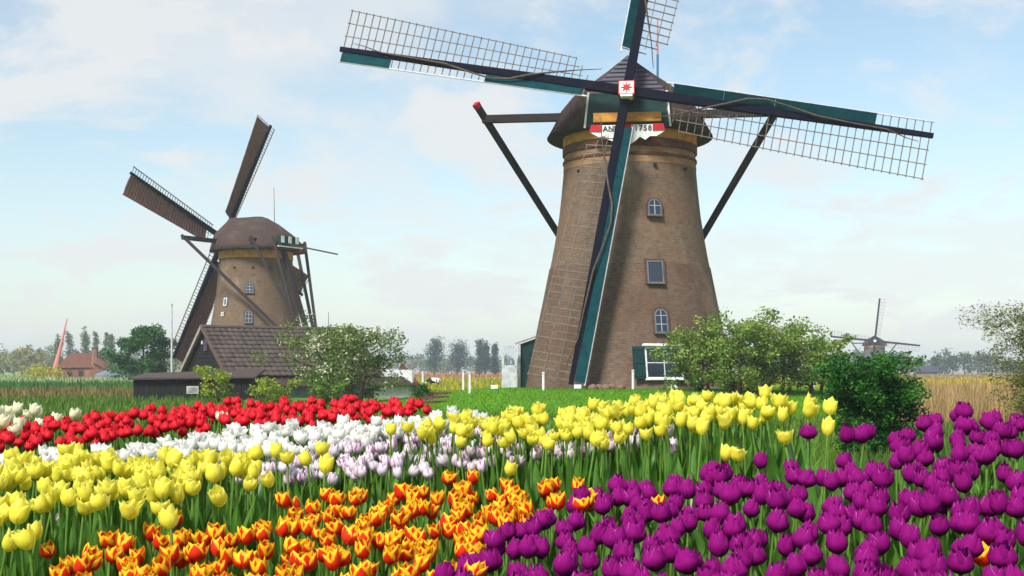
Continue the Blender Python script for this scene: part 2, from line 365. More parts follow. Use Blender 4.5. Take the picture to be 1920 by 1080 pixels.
def blades(name, x, y, z, h, w, col, rng, lean=.35, rows=2):   # many thin upright blades in one mesh
    n = len(x); a = rng.uniform(0, 2 * math.pi, n); dx, dy = np.cos(a), np.sin(a)
    b = rng.uniform(0, 2 * math.pi, n); l = rng.uniform(0, lean, n) * h
    ox, oy = np.cos(b) * l, np.sin(b) * l
    P = np.zeros((n, 5, 3))
    P[:, 0] = np.stack([x - dx * w / 2, y - dy * w / 2, z - .02], -1); P[:, 1] = np.stack([x + dx * w / 2, y + dy * w / 2, z - .02], -1)
    P[:, 2] = np.stack([x + dx * w * .42 + ox * .35, y + dy * w * .42 + oy * .35, z + h * .55], -1)
    P[:, 3] = np.stack([x - dx * w * .42 + ox * .35, y - dy * w * .42 + oy * .35, z + h * .55], -1)
    P[:, 4] = np.stack([x + ox, y + oy, z + h], -1)
    k = np.arange(n)[:, None] * 5
    f = np.concatenate([k + np.array([[0, 1, 2]]), k + np.array([[0, 2, 3]]), k + np.array([[3, 2, 4]])])
    return npmesh(name, P.reshape(-1, 3), f, col=np.repeat(col, 5, 0))
GRASSM = foliage('grass_blades', (1, 1, 1), None, transl=.3, rnd=0, attr='col')
rng = np.random.default_rng(11)
n = 170000
gyv = np.exp(rng.uniform(math.log(14.2), math.log(330), n)); gpx = rng.uniform(-160, 2080, n); gxv = (gpx - 960) / F * gyv
c_, h_ = landuse(gxv, gyv)
keep = (h_ > .1) & ~((gxv > -19.5) & (gxv < -4.5) & (gyv > 61) & (gyv < 80)); gxv, gyv, c_, h_ = gxv[keep], gyv[keep], c_[keep], h_[keep]; n = len(gxv)
c_ = c_ * rng.uniform(.55, 1.25, (n, 1)) * (1 + rng.normal(0, .08, (n, 3)))
fl = (rng.random(n) < .22) & (gyv > 84) & (gyv < 230) & (960 + F * gxv / gyv > 700); c_[fl] = np.array(srgb(214, 178, 20)) * rng.uniform(.7, 1.1, (fl.sum(), 1))
fl = (rng.random(n) < .25) & (gyv > 130) & (960 + F * gxv / gyv < 300); c_[fl] = np.array(srgb(190, 196, 150))
hh = h_ * rng.uniform(.5, 1.35, n)
gme = blades('meadow_grass', gxv, gyv, ground(gxv, gyv), hh, .010 + .00075 * gyv * rng.uniform(.6, 1.4, n), np.clip(c_, .004, .9), rng)
tag(put('meadow_grass', gme, GRASSM), 'tall meadow grass, reeds and yellow wildflowers across the polder', 'grass', None, 'stuff')
# mown lawn on the mound: short blades
n = 60000
lx = rng.uniform(-9, 22, n); ly = 61 - 21 * np.sqrt(rng.random(n)) ; k = (mound_d(lx, ly) < 1.0) & ((lx - MILL[0]) ** 2 + (ly - MILL[1]) ** 2 > 4.9 ** 2); lx, ly = lx[k], ly[k]; n = len(lx)
lc = np.array(srgb(88, 142, 20))[None] * rng.uniform(.55, 1.2, (n, 1)) * (1 + rng.normal(0, .06, (n, 3)))
tag(put('lawn', blades('lawn', lx, ly, ground(lx, ly), rng.uniform(.03, .075, n), np.full(n, .03), np.clip(lc, .004, .9), rng), GRASSM),
    'short mown lawn on the mound before the large mill', 'grass', None, 'stuff')

# ---------------------------------------------------------------- windmills
TOWER = [(5.0, -.6), (4.88, 0), (4.78, .5), (4.64, 1.2), (4.48, 2.0), (4.28, 3.0), (4.07, 4.0), (3.87, 5.0), (3.67, 6.0), (3.49, 7.0), (3.33, 8.0), (3.22, 9.0), (3.13, 10.0), (3.08, 10.8), (3.06, 11.75)]
def tower_r(z):
    return float(np.interp(z, [q[1] for q in TOWER], [q[0] for q in TOWER]))
def arch_pts(w, h, n=8):                      # arched outline, origin at the bottom centre
    r = w / 2; pts = [(-r, 0), (r, 0)]
    return pts + [(r * math.cos(math.pi * k / n), h - r + r * math.sin(math.pi * k / n)) for k in range(n + 1)]
def ring(outer, inner, a, b):
    m = MB(); n = len(outer)
    vs = [(x, a, z) for x, z in outer] + [(x, a, z) for x, z in inner] + [(x, b, z) for x, z in outer] + [(x, b, z) for x, z in inner]
    fs = []
    for i in range(n):
        j = (i + 1) % n
        fs += [(i, j, n + j, n + i), (2 * n + i, 3 * n + i, 3 * n + j, 2 * n + j), (i, 2 * n + i, 2 * n + j, j), (n + i, n + j, 3 * n + j, 3 * n + i)]
    return m.add(vs, fs)
def window(parent, xf, w, h, arch=True, frame=None, bars=(1, 1), fw=.07, label=None, sill=True):
    """window part > frame, pane, glazing bars, sill; built in its own plane (x right, z up, -y outward)"""
    frame = frame or GREYW
    o_ = arch_pts(w, h) if arch else [(-w / 2, 0), (w / 2, 0), (w / 2, h), (-w / 2, h)]
    cx, cz = 0, h / 2; k1, k2 = (w - 2 * fw) / w, (h - 2 * fw) / h
    i_ = [(x * k1, cz + (z - cz) * k2) for x, z in o_]
    win = ring(o_, i_, -.035, .05).build('window', frame, parent, xf=xf)
    if label: win['label'] = label
    if w < 1: ring([(x * 1.26, -.03 + (z + .0) * 1.12) for x, z in o_], [(x * .98, z * .99 + .005) for x, z in o_], -.012, .05).build('brick_surround', BRICKS, win, xf=xf)
    MB().prism([(x * 1.02, cz + (z - cz) * 1.02) for x, z in i_], -.008, .03).build('pane', GLASS, win, xf=xf); frame = FRAMEW if frame is FRAMEB else frame
    zt = h - w / 2 if arch else h
    for i in range(bars[0]):
        x = -w / 2 + w * (i + 1) / (bars[0] + 1); MB().box((x, -.02, h / 2), (.03, .024, h * k2)).build('glazing_bar', frame, win, xf=xf)
    for i in range(bars[1]):
        z = zt * (i + 1) / (bars[1] + (0 if arch else 1)); MB().box((0, -.018, z), (w * k1, .028, .03)).build('glazing_bar', frame, win, xf=xf)
    if sill: MB().box((0, -.07, -.035), (w + .1, .12, .06)).build('sill', BRICKB if not frame is WHITE else frame, win, xf=xf)
    return win
def on_tower(mill_m, px, z, back=False):
    """matrix (mill space) of a vertical-ish plane on the tower face where the photo shows px at height z (mill space)"""
    inv = mill_m.inverted(); r = tower_r(z); cpos = inv @ Vector((0, 0, CAMZ)); best = None
    a0 = math.atan2(cpos.x, -cpos.y)
    for k in range(-800, 801):
        a = a0 + k / 800 * 1.5; q = mill_m @ Vector((r * math.sin(a), -r * math.cos(a), z)); e = abs(960 + F * q.x / q.y - px)
        if best is None or e < best[0]: best = (e, a)
    a = best[1]; slope = math.atan2(tower_r(z - .5) - tower_r(z + .5), 1.0)
    return Matrix.Translation((r * math.sin(a), -r * math.cos(a), z)) @ Matrix.Rotation(a, 4, 'Z') @ Matrix.Rotation(-slope, 4, 'X') @ Matrix.Translation((0, -.02, 0))
def capsec(y):
    Fp = [(0, 3.1), (.45, 2.72), (.9, 2.28), (1.32, 1.88), (1.72, 1.5), (1.78, 1.0), (1.84, .5), (1.92, -.12)]
    Mp = [(0, 2.98), (.7, 2.74), (1.4, 2.38), (2.1, 1.98), (2.8, 1.5), (3.28, .98), (3.55, .45), (3.87, -.1)]
    Rp = [(0, 1.0), (.25, .97), (.5, .9), (.8, .78), (1.05, .62), (1.3, .42), (1.5, .2), (1.62, -.1)]
    if y < 0: w = math.sqrt(max(0, 1 - (y / -3.0) ** 2)); A, B = Fp, Mp; wx, wz = w, w
    else: tt = y / 3.7; wx = 1 - math.sqrt(max(0, 1 - tt * tt)); wz = tt ** 2.1; A, B = Mp, Rp
    return [(a_[0] + (b_[0] - a_[0]) * wx, a_[1] + (b_[1] - a_[1]) * wz) for a_, b_ in zip(A, B)]
HUB_Y, HUB_Z, TILT = -3.95, 13.05, RAD(7.5)

def build_sail(mill, ang, hub, full, boards, cloth, ls=1.0):
    u = Vector((0, math.sin(TILT), math.cos(TILT))); r = Vector((1, 0, 0)); nrm = Vector((0, -math.cos(TILT), math.sin(TILT)))
    d = u * math.cos(ang) + r * math.sin(ang); s = r * math.cos(ang) - u * math.sin(ang)   # s: the lattice side
    Ls = 13.15
    sail = MB().beam(hub + d * .1, hub + d * Ls * ls, .40 if full else .62, .34, up=nrm, w2=.20 if full else .5, h2=.16).build('sail', NAVY, mill)
    tw = lambda q: RAD(20 - 17 * (q - 1.8) / 11.3)
    wid = lambda q: 1.36 + .54 * (q - 1.8) / 11.3
    def P(q, k, off=0): return hub + d * (q * ls) + s * (k * math.cos(tw(q))) - nrm * (k * math.sin(tw(q))) + nrm * off
    if not full:
        m = MB()
        for i in range(12):
            q = 2 + i; m.beam(P(q, -.45), P(q, wid(q)), .05, .05)
        for k in (.4, .75, 1): m.beam(P(1.9, wid(1.9) * k), P(13, wid(13) * k), .05, .05)
        lat = m.build('lattice', BAR, sail); lat['kind'] = 'stuff'
        return sail
    nb = 34; r0 = 1.85
    for i in range(nb):
        q = r0 + (13.0 - r0) * i / (nb - 1); k = wid(q)
        if i == 0: k *= .36
        elif i == 1: k *= .70
        tick = -.56 if True else 0
        MB().beam(P(q, tick), P(q, k + .06), .04, .04, up=nrm).build('sail_bar', BAR, sail)
    for j, k in enumerate((.34, .67, 1.0)):
        st = r0 + (1 + j) * .22
        m = MB(); qs = np.linspace(st, 13.06, 9)
        for q1, q2 in zip(qs[:-1], qs[1:]): m.beam(P(q1, wid(q1) * k, .03), P(q2 + .01, wid(q2) * k, .03), .034, .03, up=nrm)
        m.build('lath', BAR, sail)
    m = MB(); qs = np.linspace(r0 - .2, 13.1, 9)
    for q1, q2 in zip(qs[:-1], qs[1:]): m.beam(P(q1, -.60, .02), P(q2 + .01, -.60, .02), .06, .07, up=nrm)
    m.build('edge_lath', GREYW if not cloth else BAR, sail)
    for a, b in boards:
        for q1 in np.arange(a, b - .05, 2.2):
            q2 = min(q1 + 2.19, b); m = MB(); vs = []
            for q in (q1, q2): vs += [P(q, -.13, .02), P(q, -.58, .10), P(q, -.58, .06), P(q, -.13, -.02)]
            m.add(vs, [(0, 4, 5, 1), (3, 2, 6, 7), (0, 1, 2, 3), (4, 7, 6, 5), (1, 5, 6, 2), (0, 3, 7, 4)]); m.build('wind_board', TEAL, sail)
    if cloth:
        m = MB(); vs = []; nq, nk = 22, 7
        for q in np.linspace(2.3, 12.95, nq):
            for k in np.linspace(.06, 1.0, nk): vs.append(P(q, wid(q) * k, .07 + .10 * math.sin(math.pi * k) + .012 * math.sin(q * 9)))
        m.add(vs, [(i * nk + j, i * nk + j + 1, (i + 1) * nk + j + 1, (i + 1) * nk + j) for i in range(nq - 1) for j in range(nk - 1)])
        m.build('sailcloth', CLOTH, sail, smooth=True)
    else:
        pts = [P(1.3, 1.0, .06), P(2.3, .72, .10), P(3.3, .36, .22), P(4.3, .02, .27), P(5.2, -.34, .22), P(6.0, -.44, .2), P(6.9, -.30, .22), P(8.2, -.05, .25), P(9.8, .02, .18), P(11.2, .06, .16), P(12.1, .28, .08), P(12.6, .34, .05)]
        MB().tube(pts, [.015, .025, .04, .05, .05, .04, .04, .045, .04, .035, .02, .012], 7).build('rolled_sailcloth', ROLL, sail, smooth=True)
    return sail

def windmill(label, loc, yaw, a0, zs=1.0, full=True, cloth=False, group='brick windmills', boards=None, front=True, ls=1.0):
    mill = thing('windmill', label, 'windmill', loc, yaw, group)
    mm = Matrix.Translation(loc) @ Matrix.Rotation(yaw, 4, 'Z')
    dz = 11.75 * (zs - 1)
    prof = [(r_, z_ * zs if z_ > 0 else z_) for r_, z_ in TOWER]
    if full and front:                        # brick in three courses of colour: brown foot, grey shaft, ochre neck
        def cut(a, b):
            zz = [a] + [z_ for _, z_ in TOWER if a < z_ < b] + [b]; return [(tower_r(z_), z_) for z_ in zz]
        MB().lathe(cut(-.6, 5.55), 72).build('tower_foot', BRICKB, mill, True)
        MB().lathe([(tower_r(5.55) - .035, 5.551)] + [(r_ - .035, z_) for r_, z_ in cut(5.56, 10.1)], 72).build('tower_shaft', BRICK, mill, True)
        MB().lathe([(r_ - .02, z_) for r_, z_ in cut(10.1, 11.75)], 72).build('tower_neck', BRICK2, mill, True)
    else:
        MB().lathe(prof, 56).build('tower', BRICK if full else paint('far_hazed_tower', srgb(86, 84, 92), srgb(70, 70, 80), 2, .9, 0, rnd=0), mill, True)  # distant tower: haze is put into its grey-blue colour
    for z0, z1, pr, mt in ((11.2, 11.78, .05, OCHRE), (10.82, 11.17, .07, RINGB), (10.42, 10.56, .06, RINGB)) if front else ((11.0, 11.78, .05, OCHRE),):
        MB().lathe([(3.06, z0 + dz), (3.07 + pr, z0 + dz + .02), (3.07 + pr, z1 + dz - .02), (3.05, z1 + dz)], 72).build('cornice_band', mt, mill, False)
    # cap
    zt = 11.75 * zs
    ys = [-3.0, -2.9, -2.6, -2.1, -1.4, -.7, 0, .7, 1.4, 2.1, 2.7, 3.2, 3.55, 3.7]; m = MB(); vs = []; npf = 15
    for y in ys:
        h = capsec(y); row = [(-x, z) for x, z in h[::-1]] + h[1:]
        vs += [(x, y, z + zt) for x, z in row]
    fs = [(i * npf + j, i * npf + j + 1, (i + 1) * npf + j + 1, (i + 1) * npf + j) for i in range(len(ys) - 1) for j in range(npf - 1)]
    fs += [((len(ys) - 1) * npf + j for j in range(npf))]; fs[-1] = tuple(fs[-1])
    fs += [(i * npf, (i + 1) * npf, (i + 1) * npf + npf - 1, i * npf + npf - 1) for i in range(len(ys) - 1)]
    cap = m.add(vs, fs).build('cap', THATCH, mill, True)
    me = cap.data; 
    for pl in me.polygons:
        if len(pl.vertices) > 4 or pl.normal.z < -.8: pl.use_smooth = False
    if not full:
        MB().prism([(0, zt + 3.05), (1.7, zt + 1.45), (1.85, zt), (-1.85, zt), (-1.7, zt + 1.45)][::-1], -3.06, -2.99).build('front_board', NAVY, mill)
    else:
        xs_ = lambda z: float(np.interp(z, [-.12, .5, 1.0, 1.5, 3.1], [1.92, 1.84, 1.78, 1.72, .02]))
        npk = 9
        for i in range(npk):                    # overlapping dark boards of the gable
            z0 = 1.42 + (3.06 - 1.42) * i / npk; z1 = 1.42 + (3.06 - 1.42) * (i + 1) / npk + .03
            a_, b_ = xs_(z0) - .02, max(.02, xs_(z1) - .02)
            MB().add([(-a_, -3.11, z0 + zt), (a_, -3.11, z0 + zt), (b_, -3.05, z1 + zt), (-b_, -3.05, z1 + zt), (-a_, -3.0, z0 + zt), (a_, -3.0, z0 + zt), (b_, -3.0, z1 + zt), (-b_, -3.0, z1 + zt)],
                     [(0, 1, 2, 3), (0, 4, 5, 1), (3, 2, 6, 7), (0, 3, 7, 4), (1, 5, 6, 2)]).build('plank', SLATE, cap)
        MB().prism([(-1.84, .45 + zt), (1.84, .45 + zt), (1.72, 1.42 + zt), (-1.72, 1.42 + zt)], -3.12, -2.99).build('front_board', GREEN, mill)
        MB().prism([(-1.9, -.1 + zt), (1.9, -.1 + zt), (1.84, .449 + zt), (-1.84, .449 + zt)], -3.10, -2.99).build('front_board', GREEN, mill)
        for sx in (-1, 1): MB().beam((sx * 1.90, -3.13, zt - .12), (sx * 1.73, -3.13, zt + 1.46), .09, .08, up=(0, 1, 0)).build('edge_board', WHITE, mill)
        MB().box((0, -3.27, zt + .28), (3.0, .3, .40)).build('breast_beam', OCHRE, mill)
        # name board: red fields, white scroll with the date, scalloped foot
        zb = zt - .10
        if front: nb_ = MB().prism([(-1.55, .02 + zb), (-1.66, -.28 + zb), (-1.25, -.50 + zb), (-1.0, -.46 + zb), (-.82, -.62 + zb), (-.64, -.70 + zb), (-.48, -.50 + zb), (-.2, -.74 + zb), (.1, -.86 + zb), (.36, -.70 + zb), (.56, -.52 + zb), (.80, -.66 + zb),
                          (1.0, -.50 + zb), (1.3, -.50 + zb), (1.66, -.28 + zb), (1.55, .02 + zb)], -3.46, -3.40).build('name_board', WHITE, mill)
        for x0, x1 in () if not front else ((-1.68, -1.12), (-.34, .18), (1.12, 1.68)):
            MB().prism([(x0 + (.1 if x0 < -1 else 0), .04 + zb), (x0, -.26 + zb), (x1, -.26 + zb), (x1 - (.1 if x1 > 1 else 0), .04 + zb)], -3.50, -3.462).build('red_field', RED, nb_)
        for txt, x0 in () if not front else (('ANNO', -1.06), ('1758', .30)):
            for i, ch in enumerate(txt):
                cu = bpy.data.curves.new('letter', 'FONT'); cu.body = ch; cu.size = .33; cu.extrude = .008; cu.offset = .006; cu.align_x = 'CENTER'
                co = bpy.data.objects.new('letter_curve', cu); C.objects.link(co); bpy.context.view_layer.update()
                lm = bpy.data.meshes.new_from_object(co.evaluated_get(bpy.context.evaluated_depsgraph_get())); bpy.data.objects.remove(co); lm.name = 'letter'; lm.materials.clear()
                lo = put('letter', lm, INK, nb_, loc=(x0 + .10 + i * (.25 if txt == 'ANNO' else .2), -3.474, zb - .25), rot=(RAD(90), 0, 0))
    # windshaft and its square head
    hub = Vector((0, HUB_Y, HUB_Z + dz)); nrm = Vector((0, -math.cos(TILT), math.sin(TILT)))
    MB().tube([hub - nrm * 1.4, hub - nrm * .2], .32, 12).build('windshaft', DARKWOOD, mill)
    MB().beam(hub - nrm * .32, hub + nrm * .48, .70, .62).build('shaft_head', RED if full else WHITE, mill)
    if full:
        MB().beam(hub + nrm * .485, hub + nrm * .50, .62, .54).build('head_plate', WHITE, mill)
        st = [((.26 if k % 2 == 0 else .09) * math.sin(k * math.pi / 8), (.26 if k % 2 == 0 else .09) * math.cos(k * math.pi / 8)) for k in range(16)]
        xf = Matrix.Translation(hub + nrm * .52) @ Matrix.Rotation(-TILT, 4, 'X')
        MB().prism(st, -.012, .01).build('star', RED, mill, xf=xf)
        MB().box((0, 0, 0), (.52, .5, .10)).build('head_plate', WHITE, mill, xf=Matrix.Translation(hub + nrm * .27 + Vector((0, -.06, -.36))) @ Matrix.Rotation(-TILT, 4, 'X'))
    for k in range(4):
        build_sail(mill, a0 + k * math.pi / 2, hub, full, boards[k] if boards else [], cloth, ls)
    # winding gear: two cross beams, braces and the tail pole
    zb = 12.45 + dz; foot = Vector((0, 7.2, 2.0))
    MB().beam((-6.75, -1.5, zb), (6.75, -1.5, zb), .34, .34).build('cross_beam', DARKWOOD, mill)
    MB().beam((-3.3, 2.6, zb - .1), (3.3, 2.6, zb - .1), .3, .3).build('cross_beam', DARKWOOD, mill)
    MB().beam((0, 2.9, zb), foot + Vector((0, .25, -1.2)), .36, .36, w2=.3).build('tail_pole', DARKWOOD, mill)
    for sx in (-1, 1):
        e = Vector((sx * 6.6, -1.5, zb)); dd = (foot + Vector((sx * .2, 0, 0)) - e)
        MB().beam(e - dd * (.045 if sx < 0 else .02), foot + Vector((sx * .2, 0, 0)), .25, .25, w2=.2).build('brace', DARKWOOD, mill)
        MB().beam((sx * 3.2, 2.6, zb + .2), foot + Vector((sx * .26, -.1, .5)), .22, .22, w2=.18).build('brace', DARKWOOD, mill)
        if full and front and sx < 0: MB().beam(e - dd * .046, e - dd * .06, .27, .27).build('brace_tip', RED, mill)
    if full:
        MB().beam((-1.4, 7.0, 3.6), (1.4, 7.0, 3.6), .14, .14).build('winch_bar', DARKWOOD, mill)
        MB().tube([(0, 7.6, .6), (0, 7.9, .6)], .5, 16).build('winch_wheel', DARKWOOD, mill)
    return mill, mm

a_main = RAD(10.2)
BIG_LOC = (MILL[0] + .36, MILL[1], .70)
big, mmB = windmill('large brick windmill with bare lattice sails and a dated name board, its front facing us', BIG_LOC, RAD(-7), a_main, cloth=False,
                    boards=[[(1.9, 13.0)], [(2.0, 10.7)], [(1.7, 13.0)], [(1.9, 6.3), (10.7, 13.0)]])
# windows of the large mill
for px, py, w, h, arch, bars in ((1227, 404, .62, .76, True, (1, 1)), (1229, 533, .74, 1.02, False, (0, 0)), (1240, 626, .60, 1.08, True, (1, 2)), (1245, 711, 1.72, 1.42, False, (1, 1))):
    for yy in (56.6,):
        z = CAMZ + (HOR - py) / F * yy - BIG_LOC[2]
    xf = on_tower(mmB, px, z + (.5 if h > 1.2 else .2)); xf = xf @ Matrix.Translation((0, -.02, -(.5 if h > 1.2 else .2)))
    window(big, xf, w, h, arch, WHITE if w > 1 else FRAMEB, bars, .08 if w > 1 else .055, 'wide white framed window between dark green shutters' if w > 1 else None)
    if w > 1:
        for sx in (-1, 1):
            sh = MB().box((sx * (w / 2 + .30), -.06, h / 2), (.54, .05, h)).build('shutter', GREEN, big, xf=xf)
            for zz in (.12, h / 2, h - .12): MB().box((sx * (w / 2 + .30), -.095, zz), (.5, .022, .07)).build('rail', GREEN, sh, xf=xf)
        MB().box((0, -.10, h + .06), (w + .2, .2, .1)).build('lintel', WHITE, big, xf=xf)
invB = mmB.inverted()
for px, py in ((1086, 314), (1228, 309), (1284, 312)):
    z = CAMZ + (HOR - py) / F * 57 - BIG_LOC[2]
    MB().box((0, -.01, 0), (.13, .1, .13)).build('putlog_hole', TARWOOD, big, xf=on_tower(mmB, px, z))
# entrance porch with a white half-glazed door standing open
def wl(px, py, y): return invB @ W(px, py, y)
pg = MB(); q = [W(966, 643, 60.0), W(1012, 627, 60.0), W(1012, 627, 61.8), W(966, 643, 61.8)]
pg.add([invB @ v for v in q] + [invB @ (v - Vector((0, 0, .09))) for v in q], [(0, 1, 2, 3), (7, 6, 5, 4), (0, 4, 5, 1), (1, 5, 6, 2), (2, 6, 7, 3), (3, 7, 4, 0)]); pg.build('porch_roof', CONC, big)
pz = CAMZ + (HOR - 727) / F * 59.6
wv = [(974, 60.15), (1010, 60.15), (1010, 61.7), (974, 61.7)]
vs = []
for (px, y) in wv:
    b_ = W(px, 700, y); vs += [invB @ Vector((b_.x, y, pz - .3)), invB @ Vector((b_.x, y, CAMZ + (HOR - (645 if px < 990 else 632)) / F * y - .02))]
MB().add(vs, [(0, 2, 3, 1), (2, 4, 5, 3), (4, 6, 7, 5), (6, 0, 1, 7)]).build('porch', GREEN, big)
dx0, dx1 = W(941, 700, 59.6).x, W(969, 700, 59.6).x; dzt = CAMZ + (HOR - 648) / F * 59.6
def dw(x, y, z): return invB @ Vector((x, y, z))
def wbox(x0, x1, y0, y1, z0, z1):
    return MB().box(((x0 + x1) / 2, (y0 + y1) / 2, (z0 + z1) / 2), (x1 - x0, y1 - y0, z1 - z0))
dm = MB(); zm = pz + 1.05
for b in ((dx0, dx1, pz, zm), (dx0, dx0 + .10, zm, dzt), (dx1 - .10, dx1, zm, dzt), (dx0 + .10, dx1 - .10, dzt - .12, dzt)):
    dm.box(((b[0] + b[1]) / 2, 59.62, (b[2] + b[3]) / 2), (b[1] - b[0], .05, b[3] - b[2]))
door = dm.build('door', GREYW, big, xf=invB)
pn_m, t_, p_, o_ = newmat('clear_glass'); p_.inputs['Base Color'].default_value = (.92, .95, .97, 1); p_.inputs['Roughness'].default_value = .03; p_.inputs['Transmission Weight'].default_value = 1.0; p_.inputs['IOR'].default_value = 1.05
wbox(dx0 + .09, dx1 - .09, 59.615, 59.625, zm - .01, dzt - .11).build('pane', pn_m, door, xf=invB)
wbox(dx1 - .09, dx1 - .05, 59.56, 59.6, pz + .98, pz + 1.02).build('handle', DARKWOOD, door, xf=invB)
wbox(W(971, 700, 60.0).x, W(976, 700, 60.0).x, 60.0, 60.12, pz, dzt + .05).build('door_post', GREYW, big, xf=invB)
# lightning rod with red and white top behind the cap
rp = W(1233, 140, 61.5); lp = invB @ rp
MB().tube([lp - Vector((0, 0, 1.2)), invB @ W(1233, 102, 61.5)], .055, 8).build('antenna_mast', paint('blue_mast', srgb(60, 110, 160), rnd=0), big)
MB().tube([invB @ W(1233, 102, 61.5), invB @ W(1233, 34, 61.5)], [.045, .03], 8).build('antenna_rod', paint('orange_mast', srgb(214, 110, 84), rnd=0), big)

LEFT_LOC = (-21.8, 109.0, -.10)
lm_, mmL = windmill('smaller brick windmill behind the barn, brown cloth on its sails, seen from its tail side', LEFT_LOC, RAD(-124), RAD(-22.7), cloth=True, ls=.865, front=False,
                    boards=[[], [], [], []])
for px, py, w, h in ((468, 549, .62, .85), (466, 606, .62, 1.05)):
    z = CAMZ + (HOR - py) / F * 105.6 - LEFT_LOC[2]; window(lm_, on_tower(mmL, px, z), w, h, True, FRAMEB, (1, 2), .07)
for px, py, w, h in ((422, 574, .42, .72), (417, 593, .36, .36)):
    z = CAMZ + (HOR - py) / F * 106 - LEFT_LOC[2]; window(lm_, on_tower(mmL, px, z), w, h, False, GREYW, (0, 0), .12, sill=False)
for px in (440, 474, 505):
    z = CAMZ + (HOR - 501) / F * 105.9 - LEFT_LOC[2]; MB().box((0, -.01, 0), (.16, .1, .16)).build('putlog_hole', TARWOOD, lm_, xf=on_tower(mmL, px, z))
# rear dormer of that cap
dm = MB().box((0, 3.0, 12.4), (2.2, 1.9, .8)).build('dormer', TEAL, lm_)
for x in (-.85, 0, .85):
    MB().box((x, 3.97, 12.5), (.36, .04, .56)).build('dormer_board', WHITE, lm_)
MB().box((1.27, 3.0, 12.5), (.04, .5, .7)).build('dormer_board', WHITE, lm_); MB().box((-1.27, 3.0, 12.5), (.04, .5, .7)).build('dormer_board', WHITE, lm_)
MB().box((0, 4.0, 11.9), (2.9, .12, .1)).build('dormer_sill', WHITE, lm_)
for x in (-1.45, 1.45): MB().box((x, 3.6, 11.75), (.3, .3, .3)).build('beam_end', RED, lm_)
MB().tube([(0, 2.2, 12.9), (.1, 2.2, 17.0)], [.04, .02], 6).build('antenna_rod', BAR, lm_)
MB().beam((.4, 3.2, 12.3), (-1.4, 8.0, 11.2), .12, .12, w2=.06).build('boom', DARKWOOD, lm_)
MB().beam((2.3, 4.2, 12.6), (.9, 7.0, 1.0), .2, .2).build('brace', DARKWOOD, lm_)

far, mmF = windmill('tiny distant windmill on the horizon above the dark green bush', (111.0, 392.0, -.9), RAD(-14), RAD(6.5), zs=.86, full=False)

# ---------------------------------------------------------------- barn, shed, cottage
AL = RAD(35); BARN = Vector((-16.25, 68.0, -.2))
barn = thing('barn', 'dark wooden barn with a grey tiled roof in front of the smaller windmill', 'barn', BARN, AL)
RZ, EZ, HW = 4.02, 1.55, 3.2                 # ridge and eave heights, half width
roof_m = MB().add([(-.25, 0, RZ - .06), (8.85, 0, RZ - .06), (8.85, -HW - .1, EZ - .14), (-.25, -HW - .1, EZ - .14), (8.85, HW + .1, EZ - .14), (-.25, HW + .1, EZ - .14),
                   (-.25, 0, RZ - .2), (8.85, 0, RZ - .2), (8.85, -HW - .1, EZ - .28), (-.25, -HW - .1, EZ - .28), (8.85, HW + .1, EZ - .28), (-.25, HW + .1, EZ - .28)],
                  [(0, 3, 2, 1), (0, 1, 4, 5), (6, 7, 8, 9), (6, 11, 10, 7), (3, 9, 8, 2), (5, 4, 10, 11), (0, 6, 9, 3), (0, 5, 11, 6), (1, 2, 8, 7), (1, 7, 10, 4)])
roof = roof_m.build('roof', TILE, barn)
sl = math.atan2(RZ - EZ, HW); SLN = math.hypot(RZ - EZ, HW) + .15; ROWS, COLS = 11, 26; tw_, th_ = 9.1 / COLS, SLN / ROWS
tm = MB(); vs = []; prof = [(0, .0), (.16, .022), (.36, .030), (.58, .015), (.8, -.006), (1.0, .0)]
for j, (yy, zz) in enumerate(((0, .03), (th_ + .06, .055))):
    for x, z in prof: vs.append((x * (tw_ + .02), -yy, z + (zz if j else .0)))
for x, z in prof: vs.append((x * (tw_ + .02), -(th_ + .06), z - .015))
k = len(prof)
tm.add(vs, [(i, k + i, k + i + 1, i + 1) for i in range(k - 1)] + [(k + i, 2 * k + i, 2 * k + i + 1, k + i + 1) for i in range(k - 1)])
tile_me = tm.mesh('tile', True, TILE); rt = random.Random(4)
for r in range(ROWS):
    for c in range(COLS):
        d = r * th_; o = put('tile', tile_me, None, roof, loc=(-.25 + c * tw_, -d * math.cos(sl), RZ - d * math.sin(sl) + rt.uniform(-.008, .012)))
        o.rotation_euler = (sl + rt.uniform(-.012, .012), rt.uniform(-.01, .01), rt.uniform(-.012, .012))
rm = MB().tube([(-.3, 0, RZ), (8.9, 0, RZ)], .13, 8).build('ridge_cap', TILE, roof)
npk = 10                                       # gable of horizontal boards
MB().prism([(-HW + .03, -.3), (HW - .03, -.3), (HW - .03, EZ - .25), (0, RZ - .25), (-HW + .03, EZ - .25)], 0, .04).build('gable_wall', TARWOOD, barn, xf=Matrix.Rotation(RAD(90), 4, 'Z') @ Matrix.Rotation(RAD(180), 4, 'Z') @ Matrix.Translation((0, 0.02, 0)))
for i in range(npk):
    z0 = EZ - .1 + (RZ - .2 - EZ) * i / npk; z1 = EZ - .1 + (RZ - .2 - EZ) * (i + 1) / npk - .015
    w0 = HW * (RZ - z0 - .12) / (RZ - EZ); w1 = max(.05, HW * (RZ - z1 - .12) / (RZ - EZ))
    MB().add([(-.06, -w0, z0), (-.06, w0, z0), (-.035, w1, z1), (-.035, -w1, z1), (-.02, -w0, z0), (-.02, w0, z0), (-.02, w1, z1), (-.02, -w1, z1)],
             [(0, 3, 2, 1), (0, 1, 5, 4), (3, 7, 6, 2), (0, 4, 7, 3), (1, 2, 6, 5)]).build('plank', TARWOOD, barn)
